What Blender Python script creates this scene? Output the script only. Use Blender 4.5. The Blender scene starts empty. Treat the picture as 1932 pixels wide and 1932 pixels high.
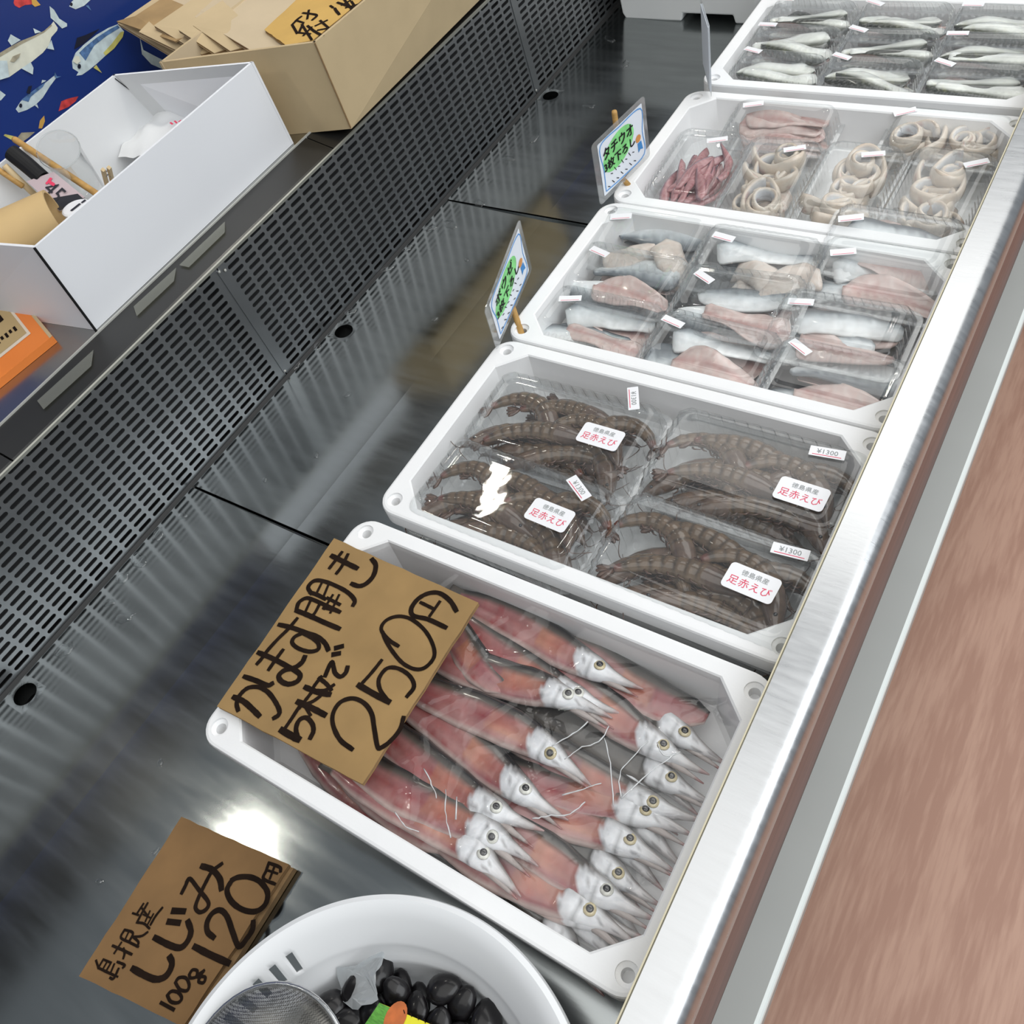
import bpy, bmesh, math, random
from mathutils import Vector, Matrix, noise
random.seed(11)
S = bpy.context.scene
COL = S.collection
PI = math.pi

# ------------------------------------------------------------------ camera
F_PX = 1618.4
CAM = Vector((0, 0, 0.75))
RROW = [Vector((0.83886684, 0.50040722, -0.21423126)),
        Vector((0.30105916, -0.75440434, -0.58329878)),
        Vector((-0.45350392, 0.42481372, -0.78349697))]
cam_d = bpy.data.cameras.new('camera')
cam_d.sensor_width = 36.0
cam_d.lens = F_PX / 1932 * 36.0
cam_d.clip_start = 0.02
cam = bpy.data.objects.new('camera', cam_d)
COL.objects.link(cam)
m3 = Matrix((RROW[0], -RROW[1], -RROW[2])).transposed()
cam.matrix_world = Matrix.Translation(CAM) @ m3.to_4x4()
S.camera = cam

# ------------------------------------------------------------------ world, lights, exposure
S.view_settings.view_transform = 'Standard'
S.view_settings.look = 'None'
S.view_settings.exposure = 0.0
S.view_settings.gamma = 1.0
S.view_settings.use_curve_mapping = False
S.cycles.transparent_max_bounces = 24
S.cycles.max_bounces = 10
W = bpy.data.worlds.new('world'); S.world = W
W.use_nodes = True
W.node_tree.nodes['Background'].inputs[0].default_value = (0.86, 0.93, 1.0, 1)
W.node_tree.nodes['Background'].inputs[1].default_value = 0.30

def area(name, loc, size, energy, color, rot=(0, 0, 0), shape='RECTANGLE', spread=None):
    d = bpy.data.lights.new(name, 'AREA')
    d.shape = shape; d.size = size[0]
    if shape in ('RECTANGLE', 'ELLIPSE'): d.size_y = size[1]
    d.energy = energy; d.color = color
    if spread: d.spread = spread
    o = bpy.data.objects.new(name, d); COL.objects.link(o)
    o.location = loc; o.rotation_euler = rot
    return o
# fluorescent ceiling panels above the aisle, and the row of warm lamps under the case canopy
area('ceiling_panel_light', (0.0, 0.0, 1.95), (2.0, 2.0), 17, (1.0, 0.985, 0.95))
area('ceiling_panel_light', (0.0, 2.45, 1.95), (2.0, 1.9), 25, (1.0, 0.985, 0.95))
area('aisle_panel_light', (1.7, 0.7, 1.9), (1.6, 2.6), 43, (0.95, 0.98, 1.0), rot=(0, math.radians(48), 0))
for (x, y) in ((-1.12, -0.05), (-1.0, 0.92), (-0.96, 1.85)):
    area('canopy_lamp', (x, y, 1.02), (0.085, 0.085), 1.5, (1.0, 0.95, 0.84), rot=(0, math.radians(32), 0), shape='DISK')

# ------------------------------------------------------------------ helpers
def at(px, py, z=None, x=None, y=None):
    """the place point seen at a photo pixel, on a level (or upright) plane"""
    c = ((px - 966.0) / F_PX, (py - 966.0) / F_PX, 1.0)
    d = RROW[0] * c[0] + RROW[1] * c[1] + RROW[2] * c[2]
    if z is not None: t = (z - CAM.z) / d.z
    elif x is not None: t = (x - CAM.x) / d.x
    else: t = (y - CAM.y) / d.y
    return CAM + d * t

MATS = {}
def nt(m): return m.node_tree.nodes, m.node_tree.links
def mat(name, base=(0.8, 0.8, 0.8), rough=0.5, metal=0.0, var=0.0, vscale=20.0, bump=0.0, bscale=80.0, bdist=0.001,
        coat=0.0, stretch=None, spec=0.5, colattr=False, trans=0.0, sss=0.0, rvar=0.0, detail=4.0, ani=0.0, var2=None):
    """procedural principled material: noise colour variation, noise bump, optional stretched (brushed) coordinates"""
    m = bpy.data.materials.new(name); m.use_nodes = True
    N, L = nt(m); b = N['Principled BSDF']
    b.inputs['Roughness'].default_value = rough; b.inputs['Metallic'].default_value = metal
    b.inputs['Specular IOR Level'].default_value = spec
    b.inputs['Coat Weight'].default_value = coat; b.inputs['Coat Roughness'].default_value = 0.08
    b.inputs['Base Color'].default_value = (*base, 1)
    if ani: b.inputs['Anisotropic'].default_value = ani
    if sss:
        b.inputs['Subsurface Weight'].default_value = sss
        b.inputs['Subsurface Radius'].default_value = (0.004, 0.002, 0.0015)
        b.inputs['Subsurface Scale'].default_value = 1.0
    tc = N.new('ShaderNodeTexCoord'); mp = N.new('ShaderNodeMapping')
    L.new(tc.outputs['Object'], mp.inputs['Vector'])
    if stretch: mp.inputs['Scale'].default_value = stretch
    src = None
    if colattr:
        ca = N.new('ShaderNodeVertexColor'); ca.layer_name = 'Col'; src = ca.outputs['Color']
        L.new(src, b.inputs['Base Color'])
    if var:
        n = N.new('ShaderNodeTexNoise'); n.inputs['Scale'].default_value = vscale; n.inputs['Detail'].default_value = detail
        L.new(mp.outputs['Vector'], n.inputs['Vector'])
        r = N.new('ShaderNodeMapRange'); r.inputs['From Min'].default_value = 0.3; r.inputs['From Max'].default_value = 0.7
        r.inputs['To Min'].default_value = 1 - var; r.inputs['To Max'].default_value = 1 + var * (var2 if var2 is not None else 0.6)
        L.new(n.outputs['Fac'], r.inputs['Value'])
        mx = N.new('ShaderNodeMix'); mx.data_type = 'RGBA'; mx.blend_type = 'MULTIPLY'; mx.inputs['Factor'].default_value = 1.0
        if src: L.new(src, mx.inputs['A'])
        else: mx.inputs['A'].default_value = (*base, 1)
        L.new(r.outputs['Result'], mx.inputs['B']); L.new(mx.outputs['Result'], b.inputs['Base Color'])
        if rvar:
            r2 = N.new('ShaderNodeMapRange'); r2.inputs['From Min'].default_value = 0.3; r2.inputs['From Max'].default_value = 0.7
            r2.inputs['To Min'].default_value = max(0.02, rough - rvar); r2.inputs['To Max'].default_value = rough + rvar
            L.new(n.outputs['Fac'], r2.inputs['Value']); L.new(r2.outputs['Result'], b.inputs['Roughness'])
    if bump:
        n2 = N.new('ShaderNodeTexNoise'); n2.inputs['Scale'].default_value = bscale; n2.inputs['Detail'].default_value = 3.0
        L.new(mp.outputs['Vector'], n2.inputs['Vector'])
        bp = N.new('ShaderNodeBump'); bp.inputs['Strength'].default_value = bump; bp.inputs['Distance'].default_value = bdist
        L.new(n2.outputs['Fac'], bp.inputs['Height']); L.new(bp.outputs['Normal'], b.inputs['Normal'])
    MATS[name] = m
    return m

def clear_mat(name, tint=(0.97, 0.98, 0.98), rough=0.05, gloss=1.0, bump=0.0, bscale=60, haze=0.0, bdist=0.001):
    """thin clear plastic: transparent with a fresnel sheen and a little milky haze"""
    m = bpy.data.materials.new(name); m.use_nodes = True
    N, L = nt(m); N.remove(N['Principled BSDF'])
    tr = N.new('ShaderNodeBsdfTransparent'); tr.inputs['Color'].default_value = (*tint, 1)
    gl = N.new('ShaderNodeBsdfGlossy'); gl.inputs['Roughness'].default_value = rough
    fr = N.new('ShaderNodeFresnel'); ge = N.new('ShaderNodeNewGeometry'); io = N.new('ShaderNodeMapRange')   # thin sheet: same sheen from both sides
    io.inputs['To Min'].default_value = 1.5; io.inputs['To Max'].default_value = 1 / 1.5
    L.new(ge.outputs['Backfacing'], io.inputs['Value']); L.new(io.outputs['Result'], fr.inputs['IOR'])
    mu = N.new('ShaderNodeMath'); mu.operation = 'MULTIPLY'; mu.inputs[1].default_value = gloss; mu.use_clamp = True
    L.new(fr.outputs['Fac'], mu.inputs[0])
    mix = N.new('ShaderNodeMixShader'); L.new(mu.outputs[0], mix.inputs['Fac'])
    base = tr.outputs[0]
    if haze:
        df = N.new('ShaderNodeBsdfDiffuse'); df.inputs['Color'].default_value = (0.85, 0.87, 0.88, 1)
        mh = N.new('ShaderNodeMixShader'); mh.inputs['Fac'].default_value = haze
        L.new(base, mh.inputs[1]); L.new(df.outputs[0], mh.inputs[2]); base = mh.outputs[0]
    L.new(base, mix.inputs[1]); L.new(gl.outputs[0], mix.inputs[2])
    if bump:
        tc = N.new('ShaderNodeTexCoord')
        n2 = N.new('ShaderNodeTexNoise'); n2.inputs['Scale'].default_value = bscale; n2.inputs['Detail'].default_value = 2
        L.new(tc.outputs['Object'], n2.inputs['Vector'])
        bp = N.new('ShaderNodeBump'); bp.inputs['Strength'].default_value = bump; bp.inputs['Distance'].default_value = bdist
        L.new(n2.outputs['Fac'], bp.inputs['Height'])
        L.new(bp.outputs['Normal'], gl.inputs['Normal']); L.new(bp.outputs['Normal'], fr.inputs['Normal'])
    L.new(mix.outputs[0], N['Material Output'].inputs['Surface'])
    MATS[name] = m
    return m

def tag(o, label=None, cat=None, group=None, kind=None):
    if label: o['label'] = label
    if cat: o['category'] = cat
    if group: o['group'] = group
    if kind: o['kind'] = kind
    return o

def thing(name, label, cat, loc=(0, 0, 0), rot=(0, 0, 0), group=None):
    o = bpy.data.objects.new(name, None); COL.objects.link(o)
    o.empty_display_size = 0.02
    o.location = loc; o.rotation_euler = rot
    return tag(o, label, cat, group)

def mkmesh(name, verts, faces, mats=None, midx=None, smooth=False, cols=None):
    me = bpy.data.meshes.new(name)
    me.from_pydata([tuple(v) for v in verts], [], faces)
    if mats:
        for m in (mats if isinstance(mats, (list, tuple)) else [mats]): me.materials.append(MATS[m] if isinstance(m, str) else m)
    if midx: me.polygons.foreach_set('material_index', midx)
    if smooth: me.polygons.foreach_set('use_smooth', [True] * len(me.polygons))
    if cols:
        a = me.color_attributes.new('Col', 'FLOAT_COLOR', 'POINT')
        fl = []
        for c in cols: fl += [c[0], c[1], c[2], 1.0]
        a.data.foreach_set('color', fl)
    me.update()
    return me

def link(name, me, parent=None, loc=None, rot=None, scale=None):
    o = bpy.data.objects.new(name, me); COL.objects.link(o)
    if parent is not None: o.parent = parent
    if loc is not None: o.location = loc
    if rot is not None: o.rotation_euler = rot
    if scale is not None: o.scale = (scale,) * 3 if isinstance(scale, (int, float)) else scale
    return o

def rel(verts, t):
    """place coordinates to coordinates of an unrotated thing"""
    l = t.location if t is not None else Vector((0, 0, 0))
    return [Vector(v) - l for v in verts]

def part(name, verts, faces, mats, parent=None, smooth=False, midx=None, cols=None):
    return link(name, mkmesh(name, rel(verts, parent), faces, mats, midx, smooth, cols), parent)

def box_vf(x0, x1, y0, y1, z0, z1):
    v = [(x, y, z) for z in (z0, z1) for y in (y0, y1) for x in (x0, x1)]
    f = [(0, 2, 3, 1), (4, 5, 7, 6), (0, 1, 5, 4), (1, 3, 7, 5), (3, 2, 6, 7), (2, 0, 4, 6)]
    return v, f

def bevel_mesh(me, w, seg=2):
    bm = bmesh.new(); bm.from_mesh(me)
    bmesh.ops.bevel(bm, geom=bm.edges[:], offset=w, segments=seg, affect='EDGES', profile=0.5)
    bm.to_mesh(me); bm.free()

def slab_vf(quad, t, up=Vector((0, 0, 1))):
    """thick sheet from 4 (or more) top points"""
    n = len(quad); q = [Vector(p) for p in quad]
    v = q + [p - up * t for p in q]
    f = [tuple(range(n)), tuple(range(2 * n - 1, n - 1, -1))]
    for i in range(n):
        j = (i + 1) % n; f.append((i, i + n, j + n, j))
    # orient top up
    nrm = (q[1] - q[0]).cross(q[2] - q[0])
    if nrm.dot(up) < 0: f = [tuple(reversed(a)) for a in f]
    return v, f

def extrude_profile(prof, y0, y1, closed=True):
    """profile points (x,z) swept along y"""
    n = len(prof)
    v = [(x, y0, z) for x, z in prof] + [(x, y1, z) for x, z in prof]
    f = [(i, (i + 1) % n, (i + 1) % n + n, i + n) for i in range(n if closed else n - 1)]
    if closed: f += [tuple(range(n - 1, -1, -1)), tuple(range(n, 2 * n))]
    return v, f

def loft(loops, close_start=True, close_end=True, closed=True):
    n = len(loops[0]); v = [p for l in loops for p in l]; f = []
    for k in range(len(loops) - 1):
        for i in range(n if closed else n - 1):
            j = (i + 1) % n
            f.append((k * n + i, k * n + j, (k + 1) * n + j, (k + 1) * n + i))
    if close_start: f.append(tuple(range(n - 1, -1, -1)))
    if close_end: f.append(tuple(range((len(loops) - 1) * n, len(loops) * n)))
    return v, f

def rrect(hx, hy, r, z, nc=6, cx=0, cy=0, chamfer=False):
    pts = []
    for (sx, sy, a0) in ((1, 1, 0), (-1, 1, 90), (-1, -1, 180), (1, -1, 270)):
        for k in range(nc):
            t = k / (nc - 1)
            if chamfer:
                a = Vector((math.cos(math.radians(a0)), math.sin(math.radians(a0))))
                b = Vector((math.cos(math.radians(a0 + 90)), math.sin(math.radians(a0 + 90))))
                e = a.lerp(b, t)
            else:
                an = math.radians(a0 + 90 * t); e = Vector((math.cos(an), math.sin(an)))
            pts.append(Vector((cx + sx * (hx - r) + r * e.x, cy + sy * (hy - r) + r * e.y, z)))
    return pts

def tube_vf(pts, r, n=8, cap=True):
    pts = [Vector(p) for p in pts]; loops = []
    rs = r if isinstance(r, (list, tuple)) else [r] * len(pts)
    prev = None
    for i, p in enumerate(pts):
        d = (pts[min(i + 1, len(pts) - 1)] - pts[max(i - 1, 0)]).normalized()
        if prev is None:
            a = d.orthogonal().normalized()
        else:
            a = (prev - d * prev.dot(d)).normalized()
        prev = a; b = d.cross(a)
        loops.append([p + (a * math.cos(2 * PI * k / n) + b * math.sin(2 * PI * k / n)) * rs[i] for k in range(n)])
    return loft(loops, cap, cap)

def merge(*vfs):
    V = []; Fc = []
    for v, f in vfs:
        o = len(V); V += list(v); Fc += [tuple(i + o for i in a) for a in f]
    return V, Fc

def smooth_line(pts, per=5):
    if len(pts) < 3: return [Vector(p) for p in pts]
    P = [Vector(p) for p in pts]; P = [P[0] * 2 - P[1]] + P + [P[-1] * 2 - P[-2]]
    out = []
    for i in range(1, len(P) - 2):
        for k in range(per):
            t = k / per
            out.append(0.5 * ((2 * P[i]) + (P[i + 1] - P[i - 1]) * t + (2 * P[i - 1] - 5 * P[i] + 4 * P[i + 1] - P[i + 2]) * t * t
                              + (-P[i - 1] + 3 * P[i] - 3 * P[i + 1] + P[i + 2]) * t ** 3))
    out.append(P[-2])
    return out

def strokes_vf(strokes, mapf, width, normal=Vector((0, 0, 1)), lift=0.0005, jitter=0.12, smooth=True):
    """flat brush strokes: polylines in sheet units mapped to the place by mapf"""
    V = []; Fc = []; rng = random.Random(5)
    for st in strokes:
        w = width
        if isinstance(st[0], (int, float)): w = width * st[0]; st = st[1]
        line = smooth_line([(p[0], p[1], 0) for p in st]) if smooth else [Vector((p[0], p[1], 0)) for p in st]
        P = [mapf(p.x, p.y) + normal * (lift + rng.random() * 0.0001) for p in line]
        o = len(V); n = len(P)
        for i, p in enumerate(P):
            d = (P[min(i + 1, n - 1)] - P[max(i - 1, 0)])
            if d.length < 1e-9: d = Vector((1, 0, 0))
            d.normalize(); s = d.cross(normal).normalized()
            ww = w * (1 + jitter * (rng.random() - 0.5))
            if i in (0, n - 1): ww *= 0.85
            if i == 0: p = p - d * w * 0.3
            if i == n - 1: p = p + d * w * 0.3
            V += [p + s * ww * 0.5, p - s * ww * 0.5]
        for i in range(n - 1): Fc.append((o + 2 * i, o + 2 * i + 1, o + 2 * i + 3, o + 2 * i + 2))
    return V, Fc

TXT = {}
def text_vf(body, size=1.0):
    """outline of printed characters as flat polygons, origin at the text's centre"""
    if body not in TXT:
        c = bpy.data.curves.new('print', 'FONT'); c.body = body; c.resolution_u = 2
        o = bpy.data.objects.new('print', c); COL.objects.link(o)
        bpy.context.view_layer.update()
        me = bpy.data.meshes.new_from_object(o.evaluated_get(bpy.context.evaluated_depsgraph_get()))
        v = [x.co.copy() for x in me.vertices]; f = [tuple(p.vertices) for p in me.polygons]
        bpy.data.objects.remove(o); bpy.data.curves.remove(c); bpy.data.meshes.remove(me)
        xs = [p.x for p in v]; ys = [p.y for p in v]
        cx, cy = (min(xs) + max(xs)) / 2, (min(ys) + max(ys)) / 2
        TXT[body] = ([Vector((p.x - cx, p.y - cy, 0)) for p in v], f, max(xs) - min(xs), max(ys) - min(ys))
    v, f, w, h = TXT[body]
    return [p * size for p in v], f

def on_plane(v, o, u, w):
    return [o + u * p.x + w * p.y for p in v]

def copy_tree(o, parent=None):
    c = o.copy(); COL.objects.link(c)
    if parent is not None: c.parent = parent
    for ch in list(o.children): copy_tree(ch, c)
    return c
def lerp(a, b, t): return a + (b - a) * t
def interp(keys, s):
    """piecewise linear lookup with smoothing"""
    for i in range(len(keys) - 1):
        a, b = keys[i], keys[i + 1]
        if s <= b[0]:
            t = (s - a[0]) / (b[0] - a[0]) if b[0] > a[0] else 0
            if isinstance(a[1], (tuple, list)): return tuple(lerp(x, y, t) for x, y in zip(a[1], b[1]))
            return lerp(a[1], b[1], t)
    return keys[-1][1]

# ------------------------------------------------------------------ materials
mat('deck_steel', (0.34, 0.36, 0.36), 0.15, 1.0, var=0.10, vscale=9, bump=0.05, bscale=40, bdist=0.0003, stretch=(1, 6, 1), rvar=0.04)
mat('grille_steel', (0.30, 0.31, 0.32), 0.33, 0.9, var=0.15, vscale=7)
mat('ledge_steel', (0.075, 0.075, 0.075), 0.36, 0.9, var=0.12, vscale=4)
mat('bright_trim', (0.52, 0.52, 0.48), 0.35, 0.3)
mat('lip_steel', (0.36, 0.36, 0.32), 0.4, 0.6)
mat('counter_steel', (0.42, 0.42, 0.40), 0.22, 1.0, var=0.15, vscale=10)
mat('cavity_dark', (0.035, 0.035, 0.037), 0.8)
mat('black_gap', (0.012, 0.012, 0.012), 0.6)
mat('rail_steel', (0.58, 0.59, 0.60), 0.3, 1.0, var=0.06, vscale=30, stretch=(1, 6, 1), bump=0.08, bscale=90, bdist=0.0004, rvar=0.04)
mat('panel_brown', (0.19, 0.09, 0.072), 0.45, var=0.25, vscale=10, stretch=(6, 1, 6))
mat('bumper_grey', (0.40, 0.42, 0.405), 0.45, var=0.03, vscale=12)
mat('bumper_highlight', (0.80, 0.86, 0.84), 0.3)  # paler tone painted in for the highlight on the bumper's rounded edge
mat('foam', (0.87, 0.87, 0.87), 0.75, bump=0.12, bscale=420, bdist=0.0006, var=0.02, vscale=30)
mat('foam_grey', (0.78, 0.79, 0.79), 0.7, bump=0.12, bscale=420, bdist=0.0006)
mat('kraft', (0.33, 0.205, 0.080), 0.85, var=0.16, vscale=18, bump=0.05, bscale=300)
mat('kraft_light', (0.52, 0.40, 0.235), 0.85, var=0.06, vscale=20)
mat('kraft_sheet', (0.56, 0.45, 0.30), 0.85, var=0.05, vscale=14)
mat('kraft_dark', (0.27, 0.165, 0.075), 0.9, var=0.3, vscale=60)
mat('kraft_yellow', (0.58, 0.36, 0.10), 0.8, var=0.07, vscale=22)
mat('ink', (0.016, 0.009, 0.006), 0.85, var=0.35, vscale=60, spec=0.1)
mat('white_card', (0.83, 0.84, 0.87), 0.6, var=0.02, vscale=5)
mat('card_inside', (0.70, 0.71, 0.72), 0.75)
mat('black', (0.008, 0.008, 0.009), 0.6, spec=0.3)
mat('red_print', (0.75, 0.05, 0.12), 0.6)
mat('grey_print', (0.25, 0.27, 0.27), 0.6)
mat('sticker', (0.86, 0.86, 0.88), 0.4)
mat('plastic_white', (0.82, 0.83, 0.84), 0.35, spec=0.4)
mat('wood_stick', (0.52, 0.30, 0.09), 0.6, var=0.2, vscale=40, stretch=(1, 1, 8))
mat('pale_wood', (0.68, 0.52, 0.30), 0.7, var=0.15, vscale=40)
clear_mat('clear_pack', (0.965, 0.975, 0.975), 0.03, 1.2, bump=0.12, bscale=28, haze=0.035, bdist=0.002)
clear_mat('clear_flute', (0.965, 0.97, 0.97), 0.06, 2.2, haze=0.12)
clear_mat('cling', (0.985, 0.985, 0.985), 0.07, 1.15, bump=0.35, bscale=40, bdist=0.002)
clear_mat('clear_film', (0.93, 0.94, 0.94), 0.1, 1.5, haze=0.12)
clear_mat('cup_plastic', (0.93, 0.94, 0.94), 0.05, 1.4, haze=0.06)
clear_mat('water', (0.93, 0.94, 0.94), 0.02, 2.0)
clear_mat('label_film', (0.80, 0.80, 0.70), 0.35, 0.8, haze=0.08)

def wood_mat(name, c1, c2, rough):
    m = bpy.data.materials.new(name); m.use_nodes = True
    N, L = nt(m); b = N['Principled BSDF']; b.inputs['Roughness'].default_value = rough
    tc = N.new('ShaderNodeTexCoord'); mp = N.new('ShaderNodeMapping'); mp.inputs['Scale'].default_value = (5.0, 0.9, 1)
    L.new(tc.outputs['Object'], mp.inputs['Vector'])
    n0 = N.new('ShaderNodeTexNoise'); n0.inputs['Scale'].default_value = 1.6; n0.inputs['Detail'].default_value = 2
    L.new(mp.outputs[0], n0.inputs['Vector'])
    ring = N.new('ShaderNodeMath'); ring.operation = 'MULTIPLY'; ring.inputs[1].default_value = 26
    L.new(n0.outputs['Fac'], ring.inputs[0])
    sn = N.new('ShaderNodeMath'); sn.operation = 'SINE'; L.new(ring.outputs[0], sn.inputs[0])
    n1 = N.new('ShaderNodeTexNoise'); n1.inputs['Scale'].default_value = 22; n1.inputs['Detail'].default_value = 6
    mp2 = N.new('ShaderNodeMapping'); mp2.inputs['Scale'].default_value = (6, 0.6, 1); L.new(tc.outputs['Object'], mp2.inputs['Vector'])
    L.new(mp2.outputs[0], n1.inputs['Vector'])
    a = N.new('ShaderNodeMath'); a.operation = 'MULTIPLY_ADD'; a.inputs[1].default_value = 0.13
    L.new(sn.outputs[0], a.inputs[0]); L.new(n1.outputs['Fac'], a.inputs[2])
    r = N.new('ShaderNodeValToRGB'); r.color_ramp.elements[0].position = 0.34; r.color_ramp.elements[1].position = 0.68
    r.color_ramp.elements[0].color = (*c1, 1); r.color_ramp.elements[1].color = (*c2, 1)
    L.new(a.outputs[0], r.inputs['Fac']); L.new(r.outputs['Color'], b.inputs['Base Color'])
    MATS[name] = m
wood_mat('floor_wood', (0.47, 0.265, 0.19), (0.59, 0.36, 0.265), 0.5)

# ------------------------------------------------------------------ setting
FLOOR_Z = -0.74
fl = part('floor', *slab_vf([(-3, -3, FLOOR_Z), (3.5, -3, FLOOR_Z), (3.5, 5, FLOOR_Z), (-3, 5, FLOOR_Z)], 0.05), 'floor_wood')
tag(fl, kind='structure')
WALL_X = -1.27
mat('wall_dark', (0.022, 0.022, 0.024), 0.7)
wl = part('wall_left', *box_vf(WALL_X - 0.1, WALL_X, -3, 5, FLOOR_Z, 0.86), 'wall_dark')
tag(wl, kind='structure')

# ------------------------------------------------------------------ the display case
case = thing('display_case', 'long open stainless steel refrigerated fish case with a perforated back grille', 'display case', (-0.45, 0.7, FLOOR_Z))
SEAMS = [-0.926, -0.321, 0.284, 0.889, 1.494, 2.1]
DX0, DX1, DFOLD = -0.842, -0.062, -0.665
def zdeck(x): return 0.0 if x > DFOLD else 0.004 * (DFOLD - x) / (DFOLD - DX0)
def deck_pan(y0, y1):
    hx, hy, hr = -0.823, (y0 + y1) / 2, 0.0135
    y0 += 0.0016; y1 -= 0.0016
    V = []; Fc = []
    def quad(xa, xb, ya, yb):
        o = len(V); V.extend([Vector((xa, ya, zdeck(xa))), Vector((xb, ya, zdeck(xb))), Vector((xb, yb, zdeck(xb))), Vector((xa, yb, zdeck(xa)))])
        Fc.append((o, o + 1, o + 2, o + 3))
    xs = [DX0, hx - 0.018, hx + 0.018, DFOLD, DX1]; ys = [y0, hy - 0.018, hy + 0.018, y1]
    for i in range(4):
        for j in range(3):
            if i == 1 and j == 1: continue
            quad(xs[i], xs[i + 1], ys[j], ys[j + 1])
    n = 32; o = len(V)
    ring = []; sq = []; low = []
    for k in range(n):
        a = 2 * PI * k / n; c, s = math.cos(a), math.sin(a); q = 0.018 / max(abs(c), abs(s))
        sq.append(Vector((hx + c * q, hy + s * q, zdeck(hx + c * q))))
        ring.append(Vector((hx + c * hr, hy + s * hr, zdeck(hx + c * hr) - 0.0005)))
        low.append(Vector((hx + c * hr, hy + s * hr, -0.018)))
    V.extend(sq + ring + low)
    for k in range(n):
        j = (k + 1) % n
        Fc.append((o + k, o + j, o + n + j, o + n + k)); Fc.append((o + n + k, o + n + j, o + 2 * n + j, o + 2 * n + k))
    # folded edges
    for (p, q) in (((DX0, y0), (DX1, y0)), ((DX1, y1), (DX0, y1)), ((DX0, y1), (DX0, y0))):
        o = len(V)
        for (x, y) in (p, q): V.extend([Vector((x, y, zdeck(x))), Vector((x, y, -0.018))])
        Fc.append((o, o + 1, o + 3, o + 2))
    part('deck_pan', V, Fc, 'deck_steel', case)
for i in range(5): deck_pan(SEAMS[i], SEAMS[i + 1])
part('deck_base', *box_vf(-0.86, -0.06, -1.0, 2.2, -0.05, -0.022), 'black_gap', case)

# back grille: three perforated panels, every slot a real opening
TILT = math.radians(5); GX, GH = -0.848, 0.187
def gpt(y, h, d=0.0):
    """point on the grille plane: h up the plane, d behind it"""
    return Vector((GX - math.sin(TILT) * h - math.cos(TILT) * d, y, math.cos(TILT) * h - math.sin(TILT) * d))
PITCH_Y, ROWS, H0, PITCH_H = 0.0254, 18, 0.0135, 0.00992
def grille(y0, y1, first):
    V = []; Fc = []
    def quad(ya, yb, ha, hb):
        o = len(V); V.extend([gpt(ya, ha), gpt(yb, ha), gpt(yb, hb), gpt(ya, hb)]); Fc.append((o, o + 1, o + 2, o + 3))
    cols = []
    c = first
    while c + PITCH_Y / 2 < y1 + 1e-6:
        cols.append(c); c += PITCH_Y
    hb0, hb1 = H0 - PITCH_H / 2, H0 + PITCH_H * (ROWS - 0.5)
    ya, yb = cols[0] - PITCH_Y / 2, cols[-1] + PITCH_Y / 2
    quad(y0, y1, 0.006, hb0); quad(y0, y1, hb1, GH)
    if ya > y0: quad(y0, ya, hb0, hb1)
    if yb < y1: quad(yb, y1, hb0, hb1)
    sl, sw = 0.0212 / 2, 0.0050 / 2
    ins = []
    for k in range(5): a = -PI / 2 + PI * k / 4; ins.append((sl - sw + sw * math.cos(a), sw * math.sin(a)))
    for k in range(5): a = PI / 2 + PI * k / 4; ins.append((-sl + sw + sw * math.cos(a), sw * math.sin(a)))
    hy, hh = PITCH_Y / 2, PITCH_H / 2
    out = [(sl - sw, -hh), (hy, -hh), (hy, 0), (hy, hh), (sl - sw, hh), (-sl + sw, hh), (-hy, hh), (-hy, 0), (-hy, -hh), (-sl + sw, -hh)]
    for cy in cols:
        for r in range(ROWS):
            ch = H0 + r * PITCH_H; o = len(V)
            V.extend([gpt(cy + p[0], ch + p[1]) for p in out]); V.extend([gpt(cy + p[0], ch + p[1]) for p in ins])
            V.extend([gpt(cy + p[0], ch + p[1], 0.0014) for p in ins])
            for k in range(10):
                j = (k + 1) % 10
                Fc.append((o + k, o + j, o + 10 + j, o + 10 + k)); Fc.append((o + 10 + k, o + 10 + j, o + 20 + j, o + 20 + k))
    part('grille_panel', V, Fc, 'grille_steel', case)
grille(-0.9290, -0.2235, -0.9044)
grille(-0.2215, 0.4862, -0.1970 + 0.0002)
grille(0.4880, 1.1875, 0.5108)
grille(1.1895, 1.9000, 1.2130)
for y in (0.487, 1.1885):      # joint straps with their screws
    v, f = merge(box_vf(0, 0.0012, y - 0.0028, y + 0.0028, 0, 0.17))
    v = [gpt(p[1], 0.010 + p[2], -p[0]) for p in v]
    part('grille_strap', v, f, 'grille_steel', case)
    for h in (0.178, 0.174, 0.012):
        c = gpt(y + (0.008 if h == 0.174 else 0), h, -0.001)
        v, f = loft([[c + Vector((0.0012 * i, 0.0022 * math.cos(a) * (1 - 0.4 * i), 0.0022 * math.sin(a) * (1 - 0.4 * i))) for a in [2 * PI * k / 8 for k in range(8)]] for i in (0, 1)])
        part('screw', v, f, 'bright_trim', case, smooth=True)
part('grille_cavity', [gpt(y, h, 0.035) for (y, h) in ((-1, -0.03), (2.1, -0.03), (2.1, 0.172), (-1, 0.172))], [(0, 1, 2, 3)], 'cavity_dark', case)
part('recess_strip', *extrude_profile([(GX + 0.0005, 0.006), (GX + 0.006, 0.0005), (GX + 0.006, -0.02), (GX - 0.03, -0.02), (GX - 0.03, 0.0)], -0.95, 2.1), 'black_gap', case)  # black strip painted in for the shade of the recess below the grille

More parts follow.
